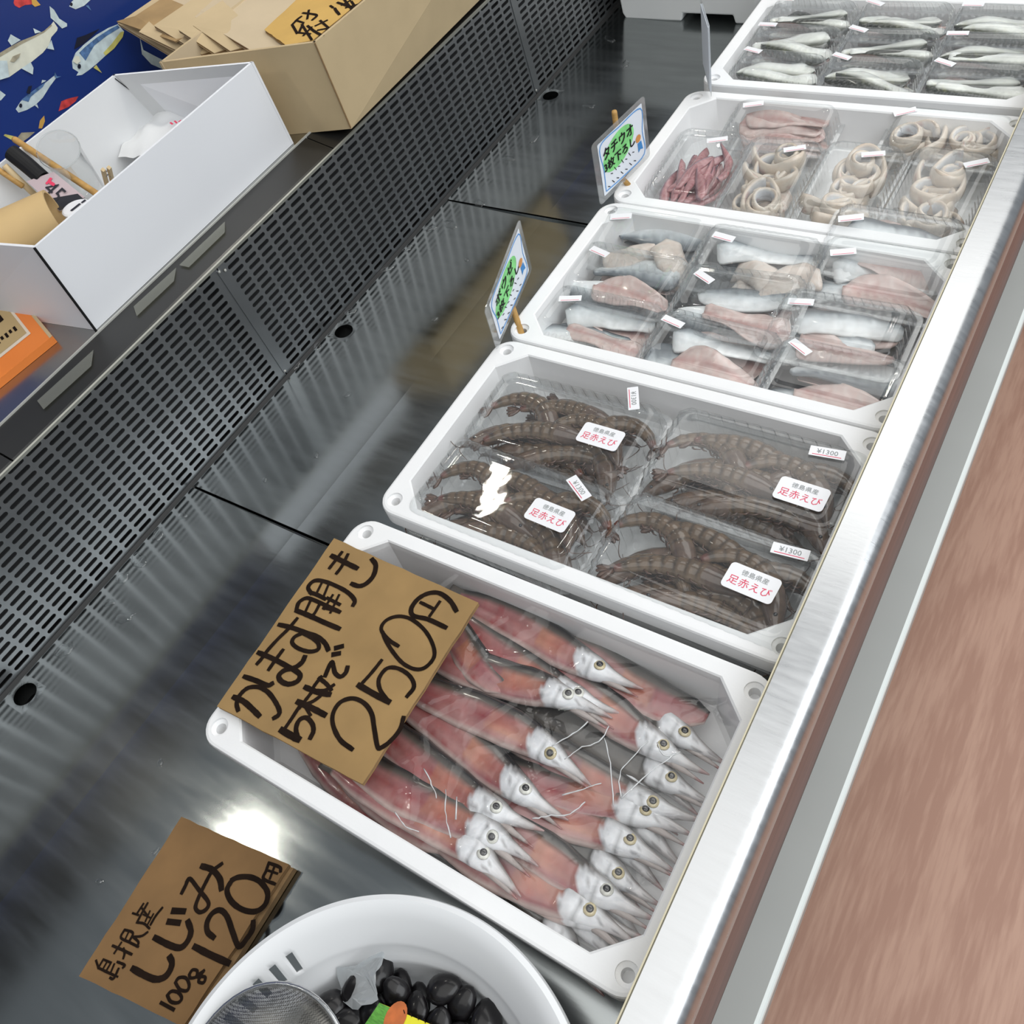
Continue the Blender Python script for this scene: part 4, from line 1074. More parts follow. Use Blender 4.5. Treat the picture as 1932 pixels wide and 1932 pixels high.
# ------------------------------------------------------------------ white basket of clams at the bottom of the picture
BC = Vector((-0.2085, -0.1268, 0.0005)); BR = 0.1548
bk = thing('colander', 'round white plastic colander with slotted rim holding black clams', 'colander', BC)
def slotted_bowl():
    prof = [(0.0, .004), (.06, .004), (.098, .004), (.106, .010), (.113, .035), (.118, .058), (.1195, .064), (.1225, .0665), (.127, .078), (.1285, .081), (.1395, .0925), (.1425, .096), (.1480, .1005), (.1515, .1020), (.1540, .1005), (BR, .0970), (.1535, .0925)]
    n = 300
    a0 = math.atan2(*(lambda p: (p.y - BC.y, p.x - BC.x))(at(545, 1775, z=.088))); a1 = math.atan2(*(lambda p: (p.y - BC.y, p.x - BC.x))(at(400, 1915, z=.088)))
    i0, i1 = int(a0 % (2 * PI) / (2 * PI) * n), int(a1 % (2 * PI) / (2 * PI) * n)
    lo, hi = min(i0, i1), max(i0, i1)
    V = []; Fc = []
    for (r, z) in prof:
        for k in range(n): V.append(Vector((r * math.cos(2 * PI * k / n), r * math.sin(2 * PI * k / n), z)))
    for j in range(len(prof) - 1):
        for k in range(n):
            slot = (lo - 1 <= k <= hi + 6) and ((k - lo) % 5 in (0, 1)) and j == 9
            if not slot: Fc.append((j * n + k, j * n + (k + 1) % n, (j + 1) * n + (k + 1) % n, (j + 1) * n + k))
    return V, Fc
v, f = slotted_bowl()
bo = link('bowl', mkmesh('bowl', v, f, 'plastic_white', smooth=True), bk)
bo.data.set_sharp_from_angle(angle=math.radians(40))
sm = bo.modifiers.new('thickness', 'SOLIDIFY'); sm.thickness = 0.002; sm.offset = -1
mat('clam_shell', (0.008, 0.007, 0.008), 0.3, var=0.5, vscale=90, coat=0.25, spec=0.3, bump=0.3, bscale=60, bdist=0.001, stretch=(1, 1, 1))
mat('clam_pale', (0.16, 0.14, 0.10), 0.25, var=0.6, vscale=90, coat=0.5)
def clam_mesh(m, sq):
    nu, nv = 10, 16; loops = []
    for sgn in (1,):
        for i in range(nu + 1):
            th = PI * i / nu - PI / 2; z = math.sin(th); r = math.cos(th)
            lp = []
            for k in range(nv):
                a = 2 * PI * k / nv
                sh = 1 - 0.18 * math.cos(a) + 0.06 * math.cos(2 * a)
                ridge = 1 + 0.012 * math.sin(i * 3.2)
                lp.append(Vector((0.0125 * r * math.cos(a) * sh * ridge, 0.0108 * r * math.sin(a) * ridge, sq * z * (1 if abs(z) < .98 else .99))))
            loops.append(lp)
    v, f = loft(loops, True, True)
    return mkmesh('clam', v, f, m, smooth=True)
CL = [clam_mesh('clam_shell', 0.0066), clam_mesh('clam_shell', 0.0058), clam_mesh('clam_pale', 0.006)]
crg = random.Random(8)
for lay, (zz, rad) in enumerate(((0.050, 0.108), (0.066, 0.116))):
    step = 0.0195
    for iy in range(-6, 7):
        for ix in range(-6, 7):
            x = (ix + 0.5 * (iy % 2)) * step + crg.uniform(-.003, .003) + lay * 0.006; y = iy * step * 0.87 + crg.uniform(-.003, .003)
            if math.hypot(x, y) > rad - 0.008 or (lay == 0 and y < 0.02) or y < -0.03: continue
            pale = lay == 1 and (ix, iy) in ((2, 4), (-3, 1))
            o = link('clam', CL[2] if pale else CL[crg.randint(0, 1)], loc=BC + Vector((x, y, zz + crg.uniform(-.003, .004))), rot=(crg.uniform(-.6, .6), crg.uniform(-.6, .6), crg.uniform(0, 6)), scale=crg.uniform(.9, 1.1))
            tag(o, 'pale brown clam among the black clams in the white colander' if pale else 'small glossy black clam heaped in the white colander', 'clam', 'pale clams in the colander' if pale else 'black clams in the colander')
# metal mesh scoop lying on the rim
def mesh_metal():
    m = bpy.data.materials.new('wire_mesh'); m.use_nodes = True
    N, L_ = nt(m); b = N['Principled BSDF']; b.inputs['Metallic'].default_value = 1; b.inputs['Roughness'].default_value = 0.35; b.inputs['Base Color'].default_value = (0.22, 0.215, 0.20, 1)
    tc = N.new('ShaderNodeTexCoord'); mp = N.new('ShaderNodeMapping'); mp.inputs['Rotation'].default_value = (0, 0, 0.6); L_.new(tc.outputs['Object'], mp.inputs['Vector'])
    ck = N.new('ShaderNodeTexChecker'); ck.inputs['Scale'].default_value = 950; L_.new(mp.outputs[0], ck.inputs['Vector'])
    tr = N.new('ShaderNodeBsdfTransparent'); mx = N.new('ShaderNodeMixShader')
    mu = N.new('ShaderNodeMath'); mu.operation = 'MULTIPLY'; mu.inputs[1].default_value = 0.6; L_.new(ck.outputs['Fac'], mu.inputs[0])
    L_.new(mu.outputs[0], mx.inputs['Fac']); L_.new(b.outputs[0], mx.inputs[1]); L_.new(tr.outputs[0], mx.inputs[2]); L_.new(mx.outputs[0], N['Material Output'].inputs['Surface'])
    MATS['wire_mesh'] = m
mesh_metal()
mat('scoop_steel', (0.66, 0.67, 0.68), 0.25, 1.0)
sc_c = at(492, 2075, z=0.108)
sc = thing('mesh_scoop', 'round wire mesh scoop with a steel rim resting on the colander edge', 'scoop', sc_c, (0.10, -0.12, 0.35))
R_ = 0.068
loops = [[Vector((R_ * math.cos(t) * math.cos(2 * PI * k / 40), R_ * math.cos(t) * math.sin(2 * PI * k / 40), 0.020 * math.sin(t))) for k in range(40)] for t in [PI / 2 * i / 12 * 0.985 for i in range(13)]]
v, f = loft(loops, False, True)
link('mesh_bowl', mkmesh('mesh_bowl', v, f, 'wire_mesh', smooth=True), sc)
v, f = tube_vf([Vector((R_ * math.cos(2 * PI * k / 48), R_ * math.sin(2 * PI * k / 48), 0)) for k in range(49)], 0.0019, 8)
link('rim', mkmesh('rim', v, f, 'scoop_steel', smooth=True), sc)
v, f = tube_vf([Vector((-R_, -0.012, 0)), Vector((-R_ - 0.12, -0.05, 0.01))], 0.003, 8)
link('handle', mkmesh('handle', v, f, 'scoop_steel', smooth=True), sc)
# printed yellow card among the clams
mat('card_yellow', (0.80, 0.74, 0.02), 0.4, var=0.05, vscale=30); mat('card_green', (0.10, 0.34, 0.04), 0.5, var=0.4, vscale=200, stretch=(1, 5, 1)); mat('card_orange', (0.55, 0.14, 0.03), 0.5, var=0.3, vscale=100)
yz = 0.084
q = [at(*p, z=yz) for p in ((716, 1892), (826, 1938), (800, 2000), (670, 1960))]
c = sum(q, Vector()) / 4
yc = thing('printed_card', 'bright yellow printed card with a green corner lying on the clams', 'card', c - Vector((0, 0, .001)))
part('sheet', *slab_vf(q, 0.001), 'card_yellow', yc)
g = [p + Vector((0, 0, .0003)) for p in (at(716, 1892, z=yz), at(738, 1902, z=yz), at(728, 1932, z=yz), at(700, 1975, z=yz), at(670, 1960, z=yz))]
part('green_print', g, [tuple(range(5))], 'card_green', yc)
oc = at(746, 1920, z=yz + .0005); part('orange_print', [oc + Vector((.0075 * math.cos(2 * PI * k / 20), .011 * math.sin(2 * PI * k / 20), 0)) for k in range(20)], [tuple(range(20))], 'card_orange', yc)
v, f = strokes_vf([[(762 + 13 * k, 1906 + 6 * k), (764 + 13 * k, 1912 + 6 * k)] for k in range(5)], lambda x, y: at(x, y, z=yz), 0.0008)
part('dash_print', v, f, 'ink', yc)
# a twist of clear plastic bag standing in the clams
pb = at(668, 1868, z=0.074); tip = at(722, 1798, z=0.090)
lp = []
for i in range(9):
    s = i / 8; ctr = pb.lerp(tip, s); w = lerp(0.020, 0.0015, s ** 0.8)
    lp.append([ctr + Vector((w * math.cos(a) * (1 + .3 * math.sin(3 * a + i)), w * .55 * math.sin(a), 0.4 * w * math.sin(a + 1))) for a in [2 * PI * k / 14 for k in range(14)]])
v, f = loft(lp)
clear_mat('bag_plastic', (0.80, 0.84, 0.86), 0.12, 2.0, haze=0.35)
o = link('plastic_bag', mkmesh('plastic_bag', [p - pb for p in v], f, 'bag_plastic'), loc=pb)
tag(o, 'pointed twist of clear plastic bag sticking up among the clams', 'plastic bag')

# ------------------------------------------------------------------ blue fish poster on the wall
mat('poster_blue', (0.012, 0.035, 0.185), 0.35, var=0.15, vscale=2)
mat('print_cream', (0.74, 0.74, 0.62), 0.4, var=0.10, vscale=60); mat('print_back', (0.40, 0.36, 0.26), 0.4, var=0.3, vscale=90); mat('print_pale', (0.58, 0.68, 0.70), 0.4, var=0.2, vscale=90)
mat('print_blue', (0.09, 0.18, 0.36), 0.4, var=0.5, vscale=150); mat('print_yellow', (0.60, 0.55, 0.16), 0.4, var=0.2, vscale=80); mat('print_black', (0.012, 0.014, 0.03), 0.4); mat('print_red', (0.62, 0.06, 0.06), 0.4, var=0.4, vscale=120); mat('print_gold', (0.62, 0.36, 0.08), 0.4)
PXP = WALL_X + 0.003
po = thing('fish_poster', 'deep blue wall poster printed with assorted fish behind the counter', 'poster', (WALL_X + 0.001, 0.7, 0.2))
v, f = box_vf(WALL_X + 0.0005, PXP, -0.6, 2.0, 0.20, 0.66)
part('sheet', v, f, 'poster_blue', po)
KP = 260 / 1932
def wpt(x, y, lift): return at(x * KP, y * KP, x=PXP + lift)
def printed(layers):
    for i, (m, pts) in enumerate(layers):
        P = [wpt(p[0], p[1], 0.0003 + 0.0002 * i) for p in pts]
        o = part('printed_fish' if i == 0 else 'printed_marking', P, [tuple(range(len(P)))], m, po)
def blob(cx, cy, rx, ry, n=14): return [(cx + rx * math.cos(2 * PI * k / n), cy + ry * math.sin(2 * PI * k / n)) for k in range(n)]
printed([('print_cream', [(-60, 770), (0, 740), (100, 680), (300, 570), (480, 500), (620, 430), (720, 340), (750, 300), (810, 390), (800, 430), (720, 520), (690, 630), (600, 740), (440, 870), (300, 960), (130, 1080), (0, 1120), (-60, 1100)]),
         ('print_back', [(-60, 770), (0, 740), (100, 680), (300, 570), (480, 500), (620, 430), (720, 340), (730, 360), (620, 455), (480, 530), (300, 620), (100, 740), (0, 800), (-60, 820)]),
         ('print_pale', [(695, 85), (760, 140), (830, 260), (940, 330), (940, 370), (870, 400), (800, 330), (710, 250)]), ('print_pale', [(110, 570), (150, 480), (200, 510), (290, 560), (160, 640)]), ('print_pale', [(465, 395), (580, 450), (490, 470)]),
         ('print_pale', [(660, 680), (720, 560), (760, 700)]), ('print_pale', [(300, 960), (430, 870), (470, 950), (460, 1045)]), ('print_back', [(140, 860), (180, 790), (290, 745), (270, 800), (200, 870)]), ('print_pale', [(-60, 850), (100, 850), (130, 1080), (0, 1120), (-60, 1100)])])
printed([('print_pale', [(1010, 860), (1060, 740), (1180, 620), (1350, 490), (1520, 390), (1650, 340), (1740, 440), (1720, 520), (1600, 680), (1480, 780), (1350, 900), (1250, 980), (1150, 1050), (1070, 1060), (1100, 1010), (1020, 960)]),
         ('print_blue', [(1110, 740), (1190, 660), (1350, 530), (1520, 420), (1650, 350), (1680, 390), (1500, 500), (1320, 640), (1250, 760), (1200, 850)]), ('print_yellow', [(1480, 780), (1600, 680), (1720, 520), (1740, 440), (1690, 450), (1560, 620), (1450, 740)]),
         ('print_black', [(1040, 690), (1080, 530), (1200, 490), (1400, 400), (1180, 610)]), ('print_yellow', [(1310, 950), (1350, 910), (1430, 1025)]), ('print_black', blob(1112, 930, 24, 34)), ('print_cream', [(1020, 860), (1060, 780), (1110, 790), (1130, 860), (1080, 900)])])
printed([('print_pale', [(220, 1530), (290, 1420), (400, 1330), (520, 1240), (650, 1150), (760, 1060), (790, 1090), (700, 1210), (600, 1370), (500, 1470), (380, 1540), (260, 1580)]), ('print_blue', [(300, 1400), (400, 1320), (520, 1230), (640, 1150), (600, 1220), (500, 1300), (430, 1360), (400, 1430), (370, 1420)]),
         ('print_black', blob(290, 1480, 22, 30)), ('print_black', [(370, 1300), (400, 1210), (450, 1200), (420, 1320)]), ('print_pale', [(580, 1170), (590, 1120), (650, 1130)]), ('print_blue', [(760, 1060), (770, 1010), (800, 1070), (860, 1070), (790, 1100)]), ('print_pale', [(490, 1480), (520, 1460), (540, 1520)])])
printed([('print_red', [(190, 40), (200, -20), (440, -40), (460, 60), (350, 70), (270, 110), (210, 80)]), ('print_gold', [(440, -20), (500, -10), (570, 70), (490, 95), (450, 60)])])
printed([('print_pale', [(970, 90), (1000, 30), (1040, -10), (1300, -30), (1180, 80), (1060, 130)]), ('print_black', blob(1000, 60, 20, 26)), ('print_blue', [(1200, 80), (1240, 70), (1280, 150)])])
printed([('print_red', [(820, 1560), (860, 1420), (960, 1380), (1100, 1350), (1060, 1420), (960, 1500)])]); printed([('print_gold', [(540, 1800), (560, 1690), (620, 1620), (630, 1700), (590, 1800)])])
printed([('print_pale', [(-40, 1250), (0, 1270), (80, 1330), (10, 1410), (-40, 1390)])]); printed([('print_back', [(220, 1960), (300, 1860), (490, 1850), (400, 1930), (300, 2000)])]); printed([('print_yellow', [(50, 1900), (70, 1880), (200, 1910), (160, 1960)])])
printed([('print_pale', [(1960, 520), (2010, 700), (2200, 800), (2400, 900), (2300, 980), (2120, 900), (1990, 760)])])

# ------------------------------------------------------------------ cartons on the counter
CZ = 0.1988
def carton(name, label, base, top, t, mo, mi, inset_floor=0.01):
    c = sum(base, Vector()) / 4; c.z = CZ
    th = thing(name, label, 'box', c)
    for i in range(4):
        j = (i + 1) % 4
        cb = sum(base, Vector()) / 4; ct = sum(top, Vector()) / 4
        nb = ((base[j] - base[i]).cross(Vector((0, 0, 1)))).normalized()
        if nb.dot(cb - base[i]) < 0: nb = -nb
        o = [base[i], base[j], top[j], top[i]]; n_ = [p + nb * t for p in o]
        v = o + n_
        f = [(0, 1, 2, 3), (7, 6, 5, 4), (0, 4, 5, 1), (1, 5, 6, 2), (2, 6, 7, 3), (3, 7, 4, 0)]
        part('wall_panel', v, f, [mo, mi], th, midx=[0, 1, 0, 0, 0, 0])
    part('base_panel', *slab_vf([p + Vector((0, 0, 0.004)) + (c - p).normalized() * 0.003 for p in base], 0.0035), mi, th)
    return th
def lv(p, z): return Vector((p.x, p.y, z))
zt = 0.312
FL, FR = at(181, 623, z=CZ), at(554, 270, z=CZ)
FLt, FRt, BRt = at(65, 467, z=zt), at(478, 116, z=zt), at(215, 140, z=zt)
BLt = FLt + (BRt - FRt) + Vector((0, 0.02, 0))
sv = Vector((-0.205, -0.03, 0))
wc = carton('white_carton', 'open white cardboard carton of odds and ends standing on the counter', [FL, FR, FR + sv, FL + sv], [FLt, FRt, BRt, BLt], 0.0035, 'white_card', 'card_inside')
# black slits of the corner folds
v, f = tube_vf([FL + Vector((.0006, -.0006, 0)), FLt + Vector((.0006, -.0006, 0))], 0.0016, 6); part('corner_slit', v, f, 'black', wc)
v, f = tube_vf([BRt + Vector((.0045, -.0045, -.003)), lv(FR + sv, CZ + .04) + Vector((.0045, -.004, 0))], 0.0006, 6); part('corner_slit', v, f, 'black', wc)

TLb, TLt, LEt = at(663, 243, z=CZ), at(594, 80, z=zt), at(300, 118, z=zt)
FRb = at(905, 0, z=CZ) ; dirf = (FRb - TLb); FRb2 = TLb + dirf * 1.25; FRt2 = at(690, 0, z=zt); FRt2 = TLt + (FRt2 - TLt).normalized() * dirf.length * 1.25
sb = LEt - TLt
bc = carton('brown_carton', 'open brown cardboard carton packed with cardboard sheets on the counter', [TLb, FRb2, FRb2 + sb, TLb + sb], [TLt, FRt2, FRt2 + sb, LEt], 0.004, 'kraft_light', 'kraft_sheet')
v, f = tube_vf([TLb + Vector((.0004, -.0008, 0.002)), TLt + Vector((.0004, -.0008, 0))], 0.0010, 6); part('corner_slit', v, f, 'kraft_dark', bc)
# cardboard sheets stacked in and over the brown carton
def sheet(label, px, z, th=0.004, m='kraft_sheet', dz=None):
    q = []
    for k, p in enumerate(px):
        zz = z + (dz[k] if dz else 0); q.append(at(*p, z=zz))
    c = sum(q, Vector()) / len(q)
    t = thing('cardboard_sheet', label, 'cardboard', c - Vector((0, 0, th)), group='cardboard sheets in the brown carton')
    part('sheet', *slab_vf(q, 0.0008), m, t)
    part('corrugated_core', *slab_vf([p + (c - p).normalized() * .0004 - Vector((0, 0, .0008)) for p in q], th - .0016), 'kraft_dark', t)
    part('sheet', *slab_vf([p - Vector((0, 0, th - .0008)) for p in q], 0.0008), m, t)
    return t
dz = [0.012, 0, 0, 0.012]
ZB = 0.284
sheet('torn brown cardboard sheet, lowest of the stack, reaching out to the poster', ((222, 44), (322, 104), (430, 74), (330, -30)), ZB, dz=[.032, 0, 0, .030], m='kraft_light')
sheet('second cardboard sheet from the bottom of the stack beside the poster', ((262, 60), (352, 104), (450, 74), (350, -30)), ZB + .004, dz=[.030, 0, 0, .028], m='kraft_light')
sheet('narrow cardboard sheet in the middle of the stack with a frayed end', ((290, 48), (380, 102), (470, 74), (390, -20)), ZB + .008, dz=[.028, 0, 0, .026], m='kraft_light')
sheet('short cardboard sheet with a reddish end, third from the top', ((336, 56), (404, 100), (480, 74), (420, 0)), ZB + .012, dz=[.022, 0, 0, .020], m='kraft_light')
sheet('small cardboard sheet just under the big pale sheet', ((364, 48), (434, 96), (500, 78), (430, 10)), ZB + .016, dz=[.016, 0, 0, .014], m='kraft_light')
sheet('big pale cardboard sheet on top of the brown carton', ((308, -4), (472, 94), (584, 84), (676, -4), (560, -80), (400, -60)), ZB + .021, th=.005, dz=[.012, 0, 0, .0, .004, .012])
sheet('brown cardboard flap leaning back behind the stack toward the poster', ((220, 40), (255, 30), (310, -6), (420, 40), (330, 78)), ZB + .022, th=.002, m='kraft_brown', dz=[.014, .016, .014, .0, 0]) if mat('kraft_brown', (0.36, 0.235, 0.105), 0.85, var=.2, vscale=25) else None
# thaw sign
K3 = 500 / 1932; TZ = ZB + 0.027
def map3(x, y): return at(200 + x * K3, y * K3, z=TZ)
S3 = [[(1358, 182), (1395, 246)], [(1362, 178), (1400, 140), (1425, 122)], [(1385, 150), (1440, 168)], [(1440, 168), (1410, 235)], [(1428, 180), (1500, 292)], [(1405, 240), (1490, 250)], [(1470, 190), (1520, 230), (1582, 264)], [(1500, 200), (1440, 262)], [(1436, 96), (1535, 112), (1505, 148)], [(1480, 76), (1468, 140)], [(1528, 190), (1612, 150)], [(1545, 222), (1640, 204)], [(1562, 152), (1632, 214)],
      [(1636, 44), (1656, 58)], [(1702, 108), (1680, 82), (1668, 62)], [(1688, 20), (1745, 40), (1808, 66)], [(1730, -10), (1790, 66)], [(1720, 40), (1780, 6)], [(1750, 58), (1838, 34)], [(1790, 12), (1815, 50)]]
b3 = board('thaw_sign', 'yellowish cardboard sign with two brush written characters in the brown carton', [(200 + 1155 * K3, 215 * K3), (200 + 1310 * K3, 328 * K3), (590, 76), (684, -2), (760, -66), (640, -75)], TZ, 0.004, 'kraft_yellow', S3, map3, 0.0042)

# ------------------------------------------------------------------ odds and ends in the white carton
def rod(name, label, cat, p0, p1, r, m, n=10):
    c = (p0 + p1) / 2; v, f = tube_vf([p0 - c, p0.lerp(p1, .02) - c, p0.lerp(p1, .98) - c, p1 - c], [r * .8, r, r, r * .8], n)
    return tag(link(name, mkmesh(name, v, f, m, smooth=True), loc=c), label, cat)
mk = thing('marker_pen', 'thick black marker pen leaning in the white carton', 'pen', at(60, 330, z=.29))
v, f = merge(tube_vf([at(22, 288, z=.322), at(52, 312, z=.308), at(82, 338, z=.294)], [.0102, .0102, .0098], 18), tube_vf([at(84, 340, z=.293), at(120, 375, z=.27)], [.0088, .0088], 18))
part('barrel', v, f, 'black', mk)
v, f = tube_vf([at(20.5, 286.5, z=.3228), at(22, 288, z=.3221)], [.0055, .0055], 14); part('cap_end', v, f, 'print_black', mk)
rod('wooden_stick', 'long brown wooden stick leaning across the white carton', 'stick', at(26, 262, z=.318), at(192, 372, z=.262), .0042, 'wood_stick')
rod('wooden_stick', 'short dark wooden stick at the left edge of the white carton', 'stick', at(-6, 318, z=.315), at(44, 352, z=.290), .0035, 'wood_stick')
rod('wooden_stick', 'pale bamboo stick just behind the black marker', 'stick', at(8, 312, z=.316), at(66, 368, z=.275), .004, 'pale_wood')
# clear plastic cup
cup0, cup1 = at(110, 282, z=.316), at(172, 362, z=.235)
ax = (cup1 - cup0).normalized(); u = ax.orthogonal().normalized(); w = ax.cross(u)
lp = [[cup0.lerp(cup1, s) + (u * math.cos(2 * PI * k / 28) + w * math.sin(2 * PI * k / 28)) * r for k in range(28)] for (s, r) in ((0, .0245), (.02, .0255), (.04, .0240), (.5, .0215), (1, .0185))]
v, f = loft(lp, False, True)
cc = thing('plastic_cup', 'clear plastic cup tipped inside the white carton', 'cup', cup1)
part('cup_wall', v, f, 'cup_plastic', cc, smooth=True)
v, f = tube_vf([cup0 + (u * math.cos(2 * PI * k / 28) + w * math.sin(2 * PI * k / 28)) * .0252 for k in range(29)], .0007, 6); part('rim', v, f, 'cup_plastic', cc, smooth=True)
# number tag
tz = .300; tq = [at(50, 342, z=tz), at(101, 324, z=tz), at(160, 372, z=tz - .02), at(112, 398, z=tz - .02)]
tg = thing('number_tag', 'translucent pinkish tag with a large 45 in front of the marker', 'tag', sum(tq, Vector()) / 4 - Vector((0, 0, .002)))
mat('tag_white', (0.52, 0.42, 0.44), 0.4); mat('tag_ink', (0.03, 0.03, 0.035), 0.4)
nrm = (tq[1] - tq[0]).cross(tq[2] - tq[0]).normalized(); nrm = nrm if nrm.z > 0 else -nrm
part('sheet', *slab_vf(tq, 0.001, nrm), 'tag_white', tg)
uu = (tq[3] - tq[0]); vv = (tq[1] - tq[0])
tp = lambda a, b: tq[0] + uu * a + vv * b + nrm * .0006
part('dark_band', [tp(.62, .02), tp(1, .02), tp(1, .98), tp(.75, .98)], [(0, 1, 2, 3)], 'tag_ink', tg)
v, f = text_vf('45', 1.0); part('lettering', [tp(.50, .42) + vv.normalized() * 0 + uu.normalized() * (p.x * .030) + (vv - uu * (vv.dot(uu) / uu.dot(uu))).normalized() * (p.y * .030) + nrm * .0003 for p in v], f, 'tag_ink', tg)
v, f = strokes_vf([[(.16, .72), (.22, .60), (.34, .62)], [(.20, .62), (.24, .48)]], lambda a, b: tp(a, b), .004, nrm, .0004); part('red_mark', v, f, 'red_print', tg)
# kraft paper tube
k0, k1 = at(-10, 462, z=.285), at(112, 408, z=.285)
d = (k1 - k0).normalized(); lp = []
s_ = d.cross(Vector((0, 0, 1))).normalized()
lp = [[p + (s_ * math.cos(2 * PI * k / 36) + Vector((0, 0, 1)) * math.sin(2 * PI * k / 36)) * r for k in range(36)] for (p, r) in ((k0, .028), (k0, .031), (k1, .031), (k1, .028), (k0, .028))]
v, f = loft(lp, False, False)
mat('kraft_tube', (0.60, 0.42, 0.20), 0.7, var=0.05, vscale=20)
c = (k0 + k1) / 2; tag(link('paper_tube', mkmesh('paper_tube', [p - c for p in v], f, 'kraft_tube', smooth=True), loc=c), 'wide tan paper tube lying in the front of the white carton', 'paper tube').data.set_sharp_from_angle(angle=.6)
# white roll label, clothes peg, crumpled white bag
rl = thing('tape_roll', 'white round roll with dark print beside the number tag', 'roll', at(143, 398, z=.285)); rc = at(143, 392, z=.292)
lp = [[rc + Vector((r * math.cos(2 * PI * k / 28), r * .9 * math.sin(2 * PI * k / 28), h)) for k in range(28)] for (r, h) in ((.017, -.012), (.018, 0), (.016, .001))]
v, f = loft(lp); part('roll_body', v, f, 'sticker', rl)
v, f = strokes_vf([[(136, 397), (150, 386)], [(156, 382), (160, 379)]], lambda x, y: at(x, y, z=.2932), .0045); part('dark_print', v, f, 'tag_ink', rl)
pg = thing('clothes_peg', 'pale wooden clothes peg standing in the white carton', 'clothes peg', at(205, 345, z=.27))
for dx in (-.0026, .0026):
    a, b = at(200, 318, z=.300), at(208, 350, z=.262); v, f = tube_vf([a + Vector((dx, dx, 0)), b + Vector((dx, dx, 0))], .0028, 4); part('peg_half', v, f, 'pale_wood', pg)
v, f = tube_vf([at(204, 334, z=.283) + Vector((.004 * math.cos(t), .004 * math.sin(t), .0006 * t)) for t in [k * .7 for k in range(20)]], .0006, 5); part('spring', v, f, 'scoop_steel', pg)
pc = at(306, 262, z=.232); V = []; n = 14
for j in range(n):
    for i in range(n):
        x, y = (i / (n - 1) - .5) * .09, (j / (n - 1) - .5) * .11
        V.append(Vector((x - .25 * y, y, 0.020 * math.exp(-((x / .05) ** 2 + (y / .07) ** 2)) + .008 * noise.noise(Vector((x * 40, y * 40, 2))))))
Fc = [(j * n + i, j * n + i + 1, (j + 1) * n + i + 1, (j + 1) * n + i) for j in range(n - 1) for i in range(n - 1)]
mat('bag_white', (0.75, 0.76, 0.77), 0.4)
wb = thing('paper_bag', 'crumpled white bag with red specks in the white carton', 'bag', pc - Vector((0, 0, .0)))
link('bag_sheet', mkmesh('bag_sheet', V, Fc, 'bag_white', smooth=True), wb)
v, f = strokes_vf([[(322, 232), (326, 235)], [(330, 229), (334, 233)], [(338, 230), (341, 228)]], lambda x, y: at(x, y, z=.256), .003); part('red_print', v, f, 'red_print', wb)

# ------------------------------------------------------------------ orange printed box at the left edge
oz = 0.208
C0 = at(99, 634, z=oz); C1 = at(0, 513, z=oz); C2 = at(0, 714, z=oz)
e1, e2 = (C1 - C0), (C2 - C0)
C1 = C0 + e1 * 1.6; C2 = C0 + e2 * 1.8; C3 = C1 + (C2 - C0)
mat('box_orange', (0.80, 0.22, 0.035), 0.5, var=0.05, vscale=12); mat('print_line', (0.72, 0.62, 0.50), 0.6)
ob = thing('orange_box', 'flat orange bordered cardboard box with a barcode at the left edge', 'box', (C0 + C3) / 2 + Vector((0, 0, CZ - oz)))
part('box_body', *slab_vf([C0, C1, C3, C2], oz - CZ), 'box_orange', ob)
def opt(a, b, l=.0004): return C0 + (C1 - C0) * a + (C2 - C0) * b + Vector((0, 0, l))
def oquad(name, a0, a1, b0, b1, m, l): part(name, [opt(a0, b0, l), opt(a1, b0, l), opt(a1, b1, l), opt(a0, b1, l)], [(0, 1, 2, 3)], m, ob)
part('edge_fold', [opt(0, 0, .0003), opt(1, 0, .0003), opt(1, .03, .0003), opt(0, .03, .0003)], [(0, 1, 2, 3)], 'kraft_light', ob)
oquad('pale_border', .105, 1, .13, 1, 'print_line', .0004); oquad('kraft_label', .125, 1, .155, 1, 'kraft_sheet2', .0007) if mat('kraft_sheet2', (0.46, 0.33, 0.155), .7) else None
oquad('barcode_frame', .30, .56, .24, 1, 'ink', .0010); oquad('barcode_ground', .33, .53, .27, .95, 'kraft_sheet2', .0013)
rb = random.Random(2); b_ = .29
while b_ < .93:
    w_ = rb.choice((.008, .014, .024)); oquad('barcode_bar', .34, .52, b_, b_ + w_, 'ink', .0016); b_ += w_ + rb.choice((.010, .018, .03))
oquad('barcode_frame', .60, .86, .24, 1, 'ink', .0010); oquad('barcode_ground', .63, .83, .29, .95, 'kraft_sheet2', .0013)
for k in range(13): oquad('small_print', .180 + .01 * (k % 2), .215, .20 + .045 * k, .225 + .045 * k, 'ink', .0010)

